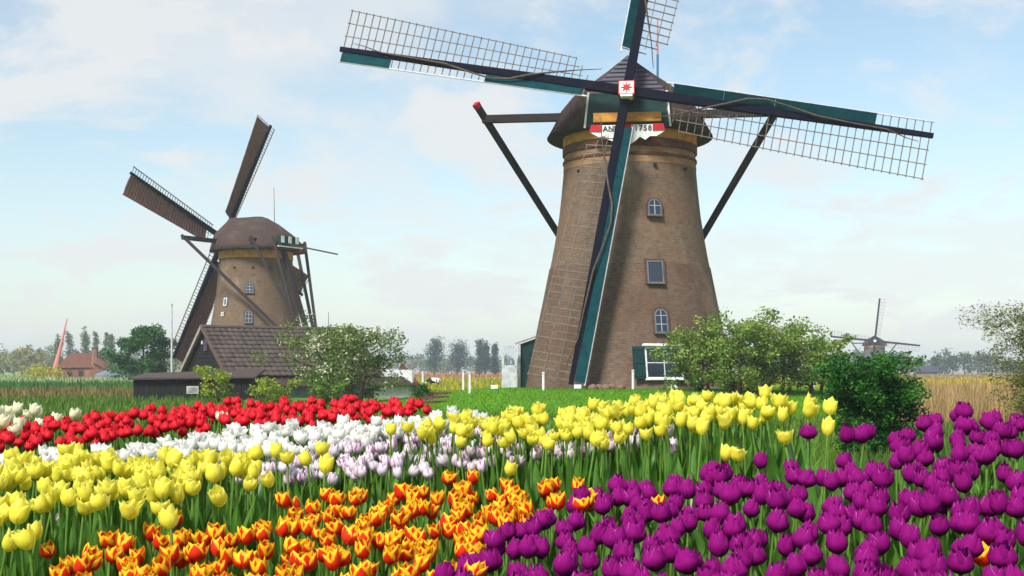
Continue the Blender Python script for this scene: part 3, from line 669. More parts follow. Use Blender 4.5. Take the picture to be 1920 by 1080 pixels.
for sy in (-1, 1): MB().beam((-.28, 0, RZ + .02), (-.28, sy * (HW + .12), EZ - .10), .06, .2, up=(0, 0, 1)).build('barge_board', paint('barge', srgb(92, 72, 66), rnd=0) if sy < 0 else CONC, barn)
hatch = MB().box((-.08, -.1, 3.05), (.05, .5, .62)).build('loft_hatch', SLATE, barn)
MB().box((-.12, .28, 3.2), (.05, .09, .18)).build('lamp', WHITE, barn)
lt = MB().add([(.2, -HW + .05, EZ - .2), (10.4, -HW + .05, EZ - .2), (10.4, -4.35, .92), (.2, -4.35, .92), (.2, -HW + .05, EZ - .28), (10.4, -HW + .05, EZ - .28), (10.4, -4.35, .84), (.2, -4.35, .84)],
              [(0, 3, 2, 1), (4, 5, 6, 7), (3, 7, 6, 2), (0, 4, 7, 3), (1, 2, 6, 5), (0, 1, 5, 4)]).build('lower_roof', RUST, barn)
for i in range(30):                            # ribs of the brown sheet roof
    x = .35 + i * .345; MB().beam((x, -HW + .03, EZ - .17), (x, -4.34, .95), .07, .04).build('rib', RUST, lt)
GREYBLUE = paint('grey_blue_wall', srgb(112, 124, 138), srgb(92, 102, 116), 2, .9, .003, rnd=0)
MB().box((3.9, -4.05, .3), (7.2, .12, 1.2)).build('side_wall', GREYBLUE, barn)
MB().box((9.0, -4.06, .3), (2.7, .12, 1.2)).build('end_wall', PLASTER, barn)
MB().box((10.33, -1.9, .75), (.12, 4.3, 2.0)).build('end_wall', PLASTER, barn)
for x in (4.4, 5.2, 7.55):
    w_ = MB().box((x, -4.14, .42), (.5, .06, .6)).build('window', DARKWOOD, barn); MB().box((x, -4.18, .42), (.4, .02, .5)).build('pane', GLASS, w_)
MB().beam((10.42, -4.5, .85), (10.42, -2.6, 2.0), .1, .3).build('barge_board', RINGB, barn); MB().box((10.4, -4.2, .3), (.1, .4, 1.2)).build('corner_post', RINGB, barn)

SY = 61.0; shed = thing('shed', 'low black boarded shed with a flat brown roof beside the barn gable', 'shed', (W(250, 700, SY).x, SY, -.2), RAD(4))
SW = (470 - 250) / F * SY; SH = 1.36
for i in range(22):
    x0 = i * SW / 22; MB().box((x0 + SW / 44, rt.uniform(-.012, .012), SH / 2 - .15), (SW / 22 - .012, .04, SH + .3)).build('plank', TARV, shed)
MB().box((SW / 2, 1.6, SH / 2 - .16), (SW - .06, 3.1, SH + .2)).build('shed_body', TARV, shed)
MB().add([(-.2, -.25, SH - .02), (SW + .2, -.25, SH + .06), (SW + .2, 3.4, SH + .42), (-.2, 3.4, SH + .22), (-.2, -.25, SH - .10), (SW + .2, -.25, SH - .02), (SW + .2, 3.4, SH + .32), (-.2, 3.4, SH + .12)],
         [(0, 1, 2, 3), (7, 6, 5, 4), (0, 4, 5, 1), (1, 5, 6, 2), (2, 6, 7, 3), (3, 7, 4, 0)]).build('roof', RUST, shed)
w_ = MB().box((W(360, 700, SY).x - shed.location.x, -.06, .78), (.56, .05, .36)).build('window', GREYW, shed); MB().box((W(360, 700, SY).x - shed.location.x, -.09, .78), (.46, .02, .27)).build('pane', CONC, w_)
for i in range(5): MB().box((4.05, -.07 , .1 + i * .24), (1.0, .05, .09)).build('slat', DARKWOOD, shed)

HYD = 190.0; hx = W(110, 700, HYD).x
cot = thing('cottage', 'small brick cottage with an orange tiled roof and chimney near the left edge', 'cottage', (hx, HYD, 0), RAD(0))
cw, cwh = 7.5, 2.15
MB().prism([(0, -.3), (4.9, -.3), (4.9, 2.0), (0, 2.0)], 0, 4.0).build('wall', BRICKH, cot)
MB().prism([(4.9, -.3), (7.6, -.3), (7.6, 1.45), (4.95, 4.0), (4.9, 4.0)], -.05, 3.9).build('wall', BRICKH, cot)
MB().add([(-.2, -.25, 1.95), (5.0, -.25, 1.95), (4.85, 2.0, 4.15), (1.0, 2.0, 4.15), (-.2, 4.2, 1.95), (5.0, 4.2, 1.95)], [(0, 1, 2, 3), (3, 2, 5, 4), (0, 3, 4), (1, 5, 2), (0, 4, 5, 1)]).build('roof', RTILE, cot)
MB().add([(5.2, -.3, 2.75), (7.9, -.3, 1.35), (7.9, 4.0, 1.35), (5.2, 4.0, 2.75), (5.2, -.3, 2.60), (7.9, -.3, 1.2), (7.9, 4.0, 1.2), (5.2, 4.0, 2.60)], [(0, 1, 2, 3), (7, 6, 5, 4), (0, 4, 5, 1), (1, 5, 6, 2), (3, 7, 4, 0)]).build('roof', RTILE, cot)
ch = MB().box((5.0, 1.2, 4.2), (.75, .7, 1.3)).build('chimney', BRICKH, cot); MB().box((5.0, 1.2, 4.9), (.88, .82, .14)).build('chimney_cap', RINGB, ch)
MB().box((-.06, 1.9, .95), (.1, 3.9, 2.0)).build('boarded_side', TARWOOD, cot)
for x in (1.6, 3.3): w_ = MB().box((x, -.03, 1.1), (.7, .08, .8)).build('window', RINGB, cot); MB().box((x, -.08, 1.1), (.56, .03, .66)).build('pane', GLASS, w_)
tag(MB().box((0, 0, .35), (6.5, 2.4, 1.0)).add([(-3.3, -1.2, .85), (3.3, -1.2, .85), (2.6, 1.2, 1.5), (-2.6, 1.2, 1.5)], [(0, 1, 2, 3)]).build('storage_shed', GREYBLUE, None, loc=W(224, 709, 185.0) - Vector((0, 0, .4))), 'low pale storage shed just right of the brick cottage', 'shed')

# small white-framed far farm house and bridge on the right
fb = thing('far_farmhouse', 'dim distant farmhouse roof at the foot of the right tree line', 'farmhouse', W(1737, 700, 330.0) - Vector((0, 0, 1.5 - 1.5)), 0); fb.location.z = 0
MB().box((0, 0, .6), (4.5, 4, 1.4)).build('wall', GREYBLUE, fb)
MB().add([(-3.2, -2.5, 1.2), (3.2, -2.5, 1.2), (2.0, 0, 2.8), (-2.0, 0, 2.8), (-3.2, 2.5, 1.2), (3.2, 2.5, 1.2)], [(0, 1, 2, 3), (3, 2, 5, 4), (0, 3, 4), (1, 5, 2)]).build('roof', SLATE, fb)

rail = thing('bridge_railing', 'white wooden footbridge railing behind the pale green shrubs', 'railing', (W(1540, 700, 78).x, 78, 0), RAD(6))
for x in (-1.4, -.5, .4, 1.3): MB().box((x, 0, .75), (.1, .1, 1.7)).build('post', WHITE, rail)
for z in (.75, 1.1, 1.48): MB().box((0, -.07, z), (3.1, .04, .14)).build('board', WHITE, rail)
boom = thing('red_crane', 'tall slanting pale red crane jib rising behind the brick cottage', 'crane', (W(101, 700, 255).x, 255, 0))
e = W(126, 597, 255) - Vector(boom.location); b0 = Vector((0, 0, .6)); REDP = paint('faded_red', srgb(206, 116, 112), srgb(190, 130, 124), 3, .7, 0, rnd=0)
MB().tube([b0, b0 + (e - b0) * .55, e], [.62, .3, .1], 8).build('jib', REDP, boom); MB().box((0, 0, .3), (2.2, 1.6, 1.0)).build('cab', REDP, boom)
tag(MB().tube([(0, 0, -.1), (0, 0, 3.0), (0, 0, 4.85)], [.06, .05, .035], 8).tube([(0, 0, 4.84), (0, 0, 4.94)], .06, 8).build('flagpole', GREYW, None, loc=(W(322, 700, 66).x, 66, 0)), 'slim pale flagpole left of the barn gable, without a flag', 'flagpole')
def mast(px, py, y, label):
    zt_ = CAMZ + (HOR - py) / F * y; x = (px - 960) / F * y; g = float(ground(x, y))
    tag(MB().tube([(0, 0, -.1), (0, 0, (zt_ - g) * .6), (0, 0, zt_ - g)], [.035, .025, .012], 6).build('antenna_mast', DARKWOOD, None, loc=(x, y, g)), label, 'antenna')
mast(616, 585, 76, 'thin dark aerial sticking up behind the blossoming tree')
mast(516, 352, 112, 'thin aerial rising above the cap of the smaller mill') if False else None

# white marker stakes, floodlights, stones on the lawn
def stake(px, ptop, pbot, y, label, grp='white stakes around the lawn'):
    x = (px - 960) / F * y; g = float(ground(x, y)); h = (pbot - ptop) / F * y
    o = thing('stake', label, 'stake', (x, y, g), 0, grp)
    MB().tube([(0, 0, -.1), (0, 0, h)], .055, 8).build('post', WHITE, o); MB().tube([(0, 0, h), (0, 0, h + .04), (0, 0, h + .07)], [.075, .07, .02], 8).build('post_cap', GREYW, o)
stake(793, 693, 735, 62, 'tallest white stake, right of the barn end wall')
stake(869, 694, 730, 64, 'white stake in the meadow midway between barn and large mill')
stake(881, 703, 740, 55, 'white stake just right of another on the edge of the lawn')
stake(1019, 708, 740, 53, 'white stake standing before the foot of the lowest sail')
stake(1187, 703, 738, 53, 'white stake left of the shuttered window of the large mill')
def flood(px, py, y, label):
    x = (px - 960) / F * y; g = float(ground(x, y)); o = thing('floodlight', label, 'floodlight', (x, y, g), 0, 'floodlights on the lawn')
    MB().box((0, 0, .12), (.30, .22, .17)).build('housing', WHITE, o); MB().box((0, .113, .12), (.24, .006, .12)).build('lens', GLASS, o); MB().box((0, 0, .01), (.1, .1, .08)).build('foot', CONC, o)
flood(927, 724, 56.5, 'small white floodlight left of the open porch door')
flood(1083, 728, 54.6, 'small white floodlight under the tip of the lowest sail')
flood(1263, 728, 54.6, 'small white floodlight under the shuttered window')
for i, (px, y) in enumerate(((1112, 54.6), (1124, 54.8), (1136, 54.5), (1146, 54.9), (1163, 54.6))):
    x = (px - 960) / F * y; rr = random.Random(40 + i); m = MB(); n_ = 7
    m.tube([(0, 0, -.05), (rr.uniform(-.03, .03), 0, .08), (0, .02, .16), (0, 0, .22)], [.2, .24, .18, .05], n_)
    tag(m.build('field_stone', paint('pink_stone%d' % i, srgb(128, 100, 88), srgb(98, 76, 68), 6, .9, .01, rnd=.2), None, True, loc=(x, y, float(ground(x, y))), rot=(0, 0, i * 1.1)),
        ('%s pinkish stone in the row at the foot of the large mill' % ['leftmost', 'second from left', 'middle', 'fourth from left', 'rightmost'][i]), 'stone', 'stones at the mill foot')
# timber edged steps by the left end of the lawn
for i, (px, y, w) in enumerate(((826, 57, 1.0), (818, 54, 1.1), (810, 51, 1.2))):
    x = (px - 960) / F * y; g = float(ground(x, y))
    tag(MB().box((0, 0, .04), (w, .35, .14)).box((0, .26, .02), (w, .16, .08)).build('timber_step', RINGB, None, loc=(x, y, g), rot=(0, 0, .15)), '%s brown timber step at the left end of the lawn' % ['top', 'middle', 'bottom'][i], 'step', 'timber steps by the lawn')
# cow grazing in the meadow
cow_y = 118.0; cx_ = (815 - 960) / F * cow_y
cw_m, t, p, o = newmat('cow_hide'); n1 = noise(t, 1.1, 2, .4, off=(.35, 0, 0)); lk(t, mixc(t, ramp(t, n1, .49, .53), (.012, .011, .012), (.75, .73, .7)), p.inputs['Base Color']); p.inputs['Roughness'].default_value = .8
cow = MB().tube([(-.85, 0, 1.05), (-.7, 0, 1.02), (-.2, 0, .98), (.4, 0, 1.0), (.75, 0, 1.08), (1.05, 0, 1.0), (1.3, 0, .72), (1.5, 0, .45), (1.62, 0, .25)], [.12, .36, .42, .40, .34, .22, .17, .16, .09], 10)
for x, y in ((-.62, -.2), (-.62, .2), (.62, -.2), (.62, .2)): cow.tube([(x, y, .95), (x + .05, y, .5), (x - .03, y, .25), (x, y, -.02)], [.17, .1, .07, .08], 7)
cow.tube([(-.92, 0, 1.1), (-1.0, 0, .8), (-.98, 0, .45)], [.05, .03, .05], 5).tube([(1.25, -.12, .85), (1.22, -.32, .88)], [.06, .03], 5).tube([(1.25, .12, .85), (1.22, .32, .88)], [.06, .03], 5)
tag(cow.build('cow', cw_m, None, True, loc=(cx_, cow_y, float(ground(cx_, cow_y))), rot=(0, 0, RAD(160)), xf=Matrix.Scale(.62, 4)), 'black and white cow grazing in the yellow-green meadow', 'cow')

# ---------------------------------------------------------------- trees and shrubs
def leafmesh(name, cen, rad, n, size, rng, asp=2.0, flat=.9, col=None):
    """n small leaf faces scattered round the clump centres (k,3) with radii (k,3)"""
    w = (rad ** 2).prod(1) ** (1 / 3) if rad.ndim > 1 else rad ** 2; i = rng.choice(len(cen), n, p=w / w.sum())
    v = rng.normal(size=(n, 3)); v /= np.linalg.norm(v, axis=1)[:, None]; v *= (rng.random(n) ** .45)[:, None]
    c = cen[i] + v * (rad[i] if rad.ndim > 1 else rad[i][:, None])
    d = rng.normal(size=(n, 3)); d[:, 2] = d[:, 2] * .6 - .1; d /= np.linalg.norm(d, axis=1)[:, None]
    e = np.cross(d, rng.normal(size=(n, 3))); e /= np.linalg.norm(e, axis=1)[:, None]
    s = size * rng.uniform(.6, 1.35, n)[:, None]; P = np.stack([c - d * s, c + e * s / asp, c + d * s, c - e * s / asp], 1).reshape(-1, 3)
    f = np.arange(n * 4).reshape(n, 4); cc = None
    if col is not None: cc = np.repeat(col(i, n), 4, 0)
    return npmesh(name, P, f, col=cc)
LEAFV = foliage('leaves', (1, 1, 1), None, transl=.38, rnd=0, attr='col')
def leafcol(pal, rng, k):
    pal = [np.array(srgb(*c)) for c in pal]
    ci = rng.choice(len(pal), k)
    def f(i, n):
        base = np.stack([pal[q] for q in ci])[i]; alt = np.stack([pal[q] for q in rng.choice(len(pal), n)])
        m = (rng.random(n) < .35)[:, None]; return np.clip(np.where(m, alt, base) * rng.uniform(.7, 1.25, (n, 1)), .003, .95)
    return f
def tree(name, label, cat, x, y, spread, H, pal, seed, nleaf, size, trunk_h=.3, stems=1, limbs=9, clump=.22, group=None, shape='round', bare=0.0, trunk_r=None, z0=None, upright=.5, asp=2.0):
    """trunk with limbs and twigs; leaf clumps sit on the limb ends"""
    rng = np.random.default_rng(seed); g = float(ground(x, y)) if z0 is None else z0
    root = thing(name, label, cat, (x, y, g), 0, group); m = MB(); cen = []; rad = []
    tr = trunk_r or H * .025; R_ = spread / 2
    for s_ in range(stems):
        a = 2 * math.pi * (s_ + rng.random()) / stems; off = (0 if stems == 1 else spread * .18 * rng.uniform(.5, 1.2))
        b = Vector((math.cos(a) * off, math.sin(a) * off, -.1)); top = b + Vector((math.cos(a) * off * 1.2 + rng.normal() * .05 * H, math.sin(a) * off * 1.2 + rng.normal() * .05 * H, H * (.82 + .1 * rng.random())))
        mid = b.lerp(top, .5) + Vector((rng.normal(), rng.normal(), 0)) * .03 * H
        m.tube([b, b.lerp(mid, .5) + Vector((rng.normal() * .01 * H, 0, 0)), mid, top], [tr * 1.3, tr, tr * .7, tr * .18], 7)
        for k in range(limbs):
            q = trunk_h + (1 - trunk_h) * (k + rng.random()) / limbs; st = b.lerp(mid, q * 2) if q < .5 else mid.lerp(top, q * 2 - 1)
            if shape == 'round': rr = R_ * (math.sin(math.pi * min(1, .22 + .74 * (q - trunk_h * .5) / (1 - trunk_h * .5))) ** .6)
            elif shape == 'column': rr = R_ * (1 - .55 * q)
            else: rr = R_ * (.5 + .5 * q)
            az = k * 2.4 + rng.random() * .9 + s_ * 1.3; rr *= rng.uniform(.65, 1.15)
            en = st + Vector((math.cos(az) * rr, math.sin(az) * rr, rr * upright * rng.uniform(.2, 1.3)))
            if en.z > H * 1.02: en.z = H * rng.uniform(.92, 1.02)
            if en.z < .12 * H: en.z = .12 * H
            mid2 = st.lerp(en, .55) + Vector((0, 0, -.04 * H * rng.random()))
            m.tube([st, mid2, en], [tr * .42, tr * .24, tr * .07], 5)
            ends = [en, mid2.lerp(en, .5)]
            for _ in range(3):
                tw = mid2.lerp(en, rng.random()) + Vector((rng.normal(), rng.normal(), abs(rng.normal()) * .8)) * rr * .3
                if tw.z > H * 1.05: tw.z = H * 1.02
                m.tube([mid2.lerp(en, .4), tw], [tr * .16, tr * .04], 4); ends.append(tw)
            for e_ in ends:
                cr = clump * spread * rng.uniform(.45, 1.1) * .5
                cen.append(tuple(e_)); rad.append((cr, cr, cr * rng.uniform(.6, 1.0)))
        cen.append(tuple(top)); rad.append((clump * spread * .3,) * 3)
    m.build('trunk', BARK, root)
    cen = np.array(cen); rad = np.array(rad); cen[:, 2] = np.maximum(cen[:, 2], rad[:, 2] * .6)
    cr = put('crown', leafmesh('crown', cen, rad, nleaf, size, rng, asp=asp, col=leafcol(pal, rng, len(cen))), LEAFV, root); cr['kind'] = 'stuff'
    return root
def at(px, y): return (px - 960) / F * y
FRESH = [(118, 146, 62), (138, 160, 72), (96, 128, 52), (152, 168, 88), (84, 112, 48)]
DARKG = [(38, 96, 28), (54, 116, 34), (26, 76, 26), (70, 130, 40), (20, 60, 22)]
tree('broadleaf_tree', 'dark green bushy tree between the brick cottage and the barn', 'tree', at(266, 132), 132, 5.4, 6.4, [(44, 92, 40), (58, 110, 44), (34, 76, 38), (72, 122, 50)], 21, 9000, .16, .22, 1, 14, .36)
tree('blossom_tree', 'spreading fruit tree with white blossom in front of the barn', 'tree', at(660, 58), 58, 3.7, 4.1, [(112, 132, 62), (136, 152, 78), (104, 128, 56), (214, 212, 186), (84, 112, 46), (96, 122, 52), (76, 104, 44)], 5, 14000, .07, .2, 3, 14, .32, upright=.45, z0=-.25)
tree('young_shrub', 'thin yellow-green shrub in front of the black shed', 'shrub', at(420, 56), 56, 1.5, 1.95, [(138, 158, 40), (156, 172, 52), (112, 136, 36)], 31, 1500, .07, .2, 2, 7, .34, 'leafy shrubs by the barn', 'open', z0=-.3)
tree('young_shrub', 'low yellow-green shrub between the black shed and the blossom tree', 'shrub', at(497, 55), 55, 1.7, 1.3, [(138, 158, 40), (156, 172, 52), (112, 136, 36)], 32, 1700, .07, .1, 3, 6, .36, 'leafy shrubs by the barn', 'open', z0=-.3)
tree('young_shrub', 'upright green shrub under the blossom tree trunk', 'shrub', at(607, 55), 55, 1.2, 1.4, [(98, 134, 44), (120, 148, 56), (84, 118, 42)], 33, 1500, .07, .1, 3, 6, .36, 'leafy shrubs by the barn', 'open', z0=-.3)
tree('pale_shrub', 'grey-green shrub half hiding the shuttered window of the large mill', 'shrub', at(1318, 51), 51, 2.3, 2.3, FRESH, 41, 7000, .07, .1, 4, 8, .36, 'tall shrubs right of the large mill', 'open')
tree('pale_shrub', 'tallest pale green shrub, right against the edge of the large mill', 'shrub', at(1385, 50), 50, 2.6, 3.0, FRESH, 42, 8500, .07, .1, 4, 9, .36, 'tall shrubs right of the large mill', 'open')
tree('pale_shrub', 'broad pale green shrub in the middle of the shrub row', 'shrub', at(1462, 51), 51, 2.7, 2.65, FRESH, 43, 8500, .07, .1, 4, 9, .36, 'tall shrubs right of the large mill', 'open')
tree('pale_shrub', 'thin-topped pale green shrub before the white footbridge railing', 'shrub', at(1528, 52), 52, 2.0, 2.45, FRESH, 44, 4600, .07, .12, 4, 9, .30, 'tall shrubs right of the large mill', 'open')
tree('dark_bush', 'dense dark green bush at the end of the yellow tulip row', 'bush', at(1638, 20.5), 20.5, 1.02, 1.74, DARKG, 54, 26000, .032, .04, 8, 10, .44, None, 'open', upright=.8, asp=1.9)
tree('willow_shrub', 'sparse feathery willow shrub cut by the right edge', 'shrub', at(1975, 27), 27, 2.2, 2.7, [(112, 122, 54), (130, 136, 66), (92, 104, 46), (78, 90, 40)], 62, 24000, .036, .04, 16, 11, .26, None, 'open', upright=1.0, trunk_r=.014, asp=3.0)
tree('dark_hedge', 'dark hedge between the brick cottage and the bushy tree', 'hedge', at(238, 150), 150, 4.2, 2.0, DARKG, 71, 1800, .14, .05, 4, 6, .5)
tree('yellow_bush', 'low yellow flowering bush left of the brick cottage', 'bush', at(82, 186), 186, 5.2, 1.6, [(170, 164, 40), (140, 150, 44), (190, 180, 50)], 72, 1500, .16, .05, 4, 5, .5)
tree('small_bush', 'small dark bush beside the timber steps', 'bush', at(795, 55), 55, .75, .75, DARKG, 73, 900, .05, .05, 3, 5, .5)
# far rows
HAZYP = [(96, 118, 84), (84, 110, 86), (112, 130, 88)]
rf = random.Random(17)
for i, (px, ptop, w) in enumerate(((108, 622, 15), (137, 620, 13), (152, 618, 9), (163, 614, 14), (178, 611, 11), (192, 612, 9), (203, 616, 8), (217, 622, 10))):
    y = 330 + rf.uniform(-6, 6); h = CAMZ + (HOR - ptop) / F * y
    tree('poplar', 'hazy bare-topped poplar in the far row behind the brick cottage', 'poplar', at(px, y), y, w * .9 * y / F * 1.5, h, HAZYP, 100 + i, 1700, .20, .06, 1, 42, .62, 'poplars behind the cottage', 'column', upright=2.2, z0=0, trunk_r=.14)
for i, (px, ptop, w, lab) in enumerate(((814, 634, 26, 'stout bluish poplar, first one right of the blossom tree'), (856, 642, 30, 'broad bluish poplar midway between blossom tree and large mill'), (898, 636, 13, 'slender poplar, left of three close together before the large mill'),
                                  (909, 637, 13, 'slender poplar, middle of three close together before the large mill'), (928, 641, 11, 'slender poplar nearest the open porch door'))):
    y = 420 + i * 5; h = CAMZ + (HOR - ptop) / F * y
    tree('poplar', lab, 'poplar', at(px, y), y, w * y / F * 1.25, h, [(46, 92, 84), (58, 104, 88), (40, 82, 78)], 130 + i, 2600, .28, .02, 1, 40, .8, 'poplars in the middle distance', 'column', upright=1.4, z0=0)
def row(x0, x1, n, y, ptop, dv, pal, lab, grp, seed, wpx, size=.42, nl=700):
    r_ = random.Random(seed)
    for i in range(n):
        px = x0 + (x1 - x0) * (i + .5) / n + r_.uniform(-.3, .3) * (x1 - x0) / n; yy = y + r_.uniform(-12, 12); h = CAMZ + (HOR - ptop + r_.uniform(-dv, dv)) / F * yy
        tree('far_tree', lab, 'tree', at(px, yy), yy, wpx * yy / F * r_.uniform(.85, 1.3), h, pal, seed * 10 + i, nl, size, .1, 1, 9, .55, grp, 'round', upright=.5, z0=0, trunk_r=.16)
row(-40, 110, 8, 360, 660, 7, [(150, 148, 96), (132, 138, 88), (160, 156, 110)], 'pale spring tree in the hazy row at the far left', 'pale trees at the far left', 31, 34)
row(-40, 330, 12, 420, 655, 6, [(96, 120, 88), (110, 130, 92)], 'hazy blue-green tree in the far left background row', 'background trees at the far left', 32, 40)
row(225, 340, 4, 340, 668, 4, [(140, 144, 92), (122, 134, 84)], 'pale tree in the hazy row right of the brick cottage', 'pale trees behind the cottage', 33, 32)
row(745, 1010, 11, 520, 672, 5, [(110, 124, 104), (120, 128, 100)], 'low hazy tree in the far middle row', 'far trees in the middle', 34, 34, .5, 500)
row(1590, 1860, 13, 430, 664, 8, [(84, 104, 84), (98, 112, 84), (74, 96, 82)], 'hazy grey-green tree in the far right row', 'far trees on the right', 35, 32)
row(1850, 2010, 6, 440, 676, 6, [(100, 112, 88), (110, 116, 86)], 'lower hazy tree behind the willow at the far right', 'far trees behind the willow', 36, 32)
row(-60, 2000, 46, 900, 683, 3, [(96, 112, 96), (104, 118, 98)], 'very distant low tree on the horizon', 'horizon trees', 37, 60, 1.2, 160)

# ---------------------------------------------------------------- tulips
P_YEL = petalmat('petal_yellow', (.92, .85, .085), edge=(.95, .91, .26), lo=.55, hi=1.0, base=(.70, .70, .10), transl=.46)
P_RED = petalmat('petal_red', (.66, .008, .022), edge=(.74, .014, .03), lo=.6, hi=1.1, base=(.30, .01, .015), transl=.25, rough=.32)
P_WHI = petalmat('petal_white', (.92, .92, .86), edge=(.94, .94, .92), lo=.5, hi=1.0, base=(.74, .80, .56), transl=.45)
P_CRE = petalmat('petal_cream', (.86, .85, .58), edge=(.92, .91, .76), lo=.5, hi=1.0, base=(.62, .70, .30), transl=.35)
P_LIL = petalmat('petal_lilac', (.80, .70, .78), edge=(.88, .84, .87), lo=.4, hi=.9, centre=(.30, .03, .24), base=(.70, .72, .62), transl=.35)
P_ORA = petalmat('petal_flame', (.74, .028, .006), edge=(.95, .60, .015), lo=.43, hi=.60, base=(.62, .10, .01), transl=.28, rough=.38, vedge=True)
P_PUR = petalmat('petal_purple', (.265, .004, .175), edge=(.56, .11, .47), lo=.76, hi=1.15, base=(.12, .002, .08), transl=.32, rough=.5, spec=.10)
STEM = foliage('tulip_stem', (.13, .26, .036), (.08, .18, .024), 30, .1, .4)
LEAF = foliage('tulip_leaf', (.105, .250, .032), (.062, .175, .026), 14, .30, .55, rough=.38)

def petal(th, Rm, Hb, rt_, A, inner, rr, point=.6, ragged=0.0, flare=0.0, nu=4, nv=6, tipw=.04):
    vs = []; uv = []
    sc = .83 if inner else 1.0; hs = (1.02 if inner else .97) * rr.uniform(.90, 1.08); rtip = rt_ * rr.uniform(.82, 1.2) + flare
    ju = [rr.uniform(-1, 1) for _ in range(nu + 1)]
    for j in range(nv + 1):
        v = j / nv; r = Rm * sc * float(np.interp(v, [0, .1, .25, .5, .75, 1], [.16, .55, .88, 1.0, .5 + .5 * rtip, rtip]))
        sh = min(1, .42 + 2.0 * v) * (1 - v ** 4.5) ** point if v < 1 else 0
        sh = max(sh, tipw)
        for i in range(nu + 1):
            u = -1 + 2 * i / nu; a = th + u * A * sh; re = r * (1 - (.05 if inner else .15) * u * u * min(1, 3 * v)) * (1 + .022 * ju[i] * v)
            z = Hb * hs * (v - (.05 + .16 * tipw * 2 * v * v) * u * u * v) + ragged * ju[i] * v * v
            vs.append((re * math.cos(a), re * math.sin(a), z)); uv.append((i / nu, v))
    fs = [(j * (nu + 1) + i, j * (nu + 1) + i + 1, (j + 1) * (nu + 1) + i + 1, (j + 1) * (nu + 1) + i) for j in range(nv) for i in range(nu)]
    return vs, fs, uv
KINDS = {   # radius, bloom height, tip radius, angular half width, petals (outer, inner, core), ragged, point
    'yellow': dict(R=0.0260, H=0.0602, rt=.92, A=1.05, n=(3, 3, 0), rag=.004, pt=.60, mat=P_YEL, flare=.12),
    'red':    dict(R=0.0268, H=0.0542, rt=.52, A=1.15, n=(3, 3, 0), rag=.001, pt=.50, mat=P_RED, flare=0, tw=.30),
    'white':  dict(R=0.0277, H=0.0522, rt=.95, A=1.05, n=(3, 3, 0), rag=.004, pt=.50, mat=P_WHI, flare=.10, tw=.16),
    'cream':  dict(R=0.0303, H=0.0602, rt=.85, A=1.05, n=(3, 3, 0), rag=.004, pt=.60, mat=P_CRE, flare=.05),
    'lilac':  dict(R=0.0237, H=0.0522, rt=.66, A=1.12, n=(3, 3, 0), rag=.002, pt=.45, mat=P_LIL, flare=0, tw=.30),
    'flame':  dict(R=0.0260, H=0.0522, rt=.92, A=1.02, n=(3, 3, 0), rag=.002, pt=.70, mat=P_ORA, flare=.08),
    'purple': dict(R=0.0308, H=0.0612, rt=.58, A=.98, n=(4, 4, 3), rag=.0015, pt=.50, mat=P_PUR, flare=0, tw=.46),
}
def leafm(rr, ang, H, rad=.008):
    ln = H * rr.uniform(.55, .92); wd_ = rr.uniform(.016, .030); out_ = rr.uniform(.05, .13); n_ = 7; vs = []; uv = []; tw = rr.uniform(-.5, .5)
    for j in range(n_ + 1):
        q = j / n_; rr_ = rad + out_ * q ** 1.7; z = ln * (q - .22 * out_ / .1 * max(0, q - .6) ** 2); w = wd_ * (math.sin(math.pi * min(1, .12 + .88 * q)) ** .7 + .02)
        if j == n_: w = .0012
        a = ang + tw * q * .6; c, s_ = math.cos(a), math.sin(a)
        for u in (-1, 0, 1):
            f = w * .45 * abs(u); vs.append((c * (rr_ + f) - s_ * u * w, s_ * (rr_ + f) + c * u * w, z)); uv.append((u * .5 + .5, q))
    return MB().add(vs, [(j * 3 + i, j * 3 + i + 1, (j + 1) * 3 + i + 1, (j + 1) * 3 + i) for j in range(n_) for i in range(2)], uv).mesh('leaf', True, LEAF)
def variants(kind, Ht, nvar, split, seed):
    k = KINDS[kind]; res = []
    for vi in range(nvar):
        rr = random.Random(seed * 100 + vi); lx, ly = rr.gauss(0, .018), rr.gauss(0, .018); hb = Ht - k['H'] * .5
        st = MB().tube([(0, 0, -.02), (lx * .15, ly * .15, hb * .4), (lx * .5, ly * .5, hb * .75), (lx, ly, hb + .004)], [.0048, .0044, .0040, .0044], 6, False).mesh('stem', True, STEM)
        tilt = Matrix.Translation((lx, ly, hb)) @ Matrix.Rotation(rr.gauss(0, .17), 4, 'X') @ Matrix.Rotation(rr.gauss(0, .17), 4, 'Y') @ Matrix.Rotation(rr.random() * 6.28, 4, 'Z')
        pm = []; fl = k['flare'] * (rr.random() ** 1.5) * 1.6 + rr.uniform(-.14, .18); hk = rr.uniform(.86, 1.12)
        no, ni, nc = k['n']
        for ring_, cnt in enumerate((no, ni, nc)):
            for q in range(cnt):
                sc = (1, 1, .62)[ring_]
                wild = .5 if (k['flare'] > .1 and rr.random() < .10) else 0
                v_, f_, u_ = petal(2 * math.pi * (q + .5 * ring_) / cnt + rr.uniform(-.15, .15), k['R'] * sc, k['H'] * hk, k['rt'] * (1 if ring_ < 2 else .7), k['A'] * (1 if cnt < 4 else .92), ring_ >= 1, rr, k['pt'], k['rag'], fl + wild, tipw=k.get('tw', .04))
                pm.append(([tuple(tilt @ Vector(x)) for x in v_], f_, u_))
        if split: bl = [MB().add(*q).mesh('petal', True, k['mat']) for q in pm]
        else:
            m = MB()
            for q in pm: m.add(*q)
            bl = [m.mesh('bloom', True, k['mat'])]
        lv = [leafm(rr, rr.random() * 6.28 + i * 2.6, Ht) for i in range(2)]
        res.append((st, bl, lv, split))
    return res
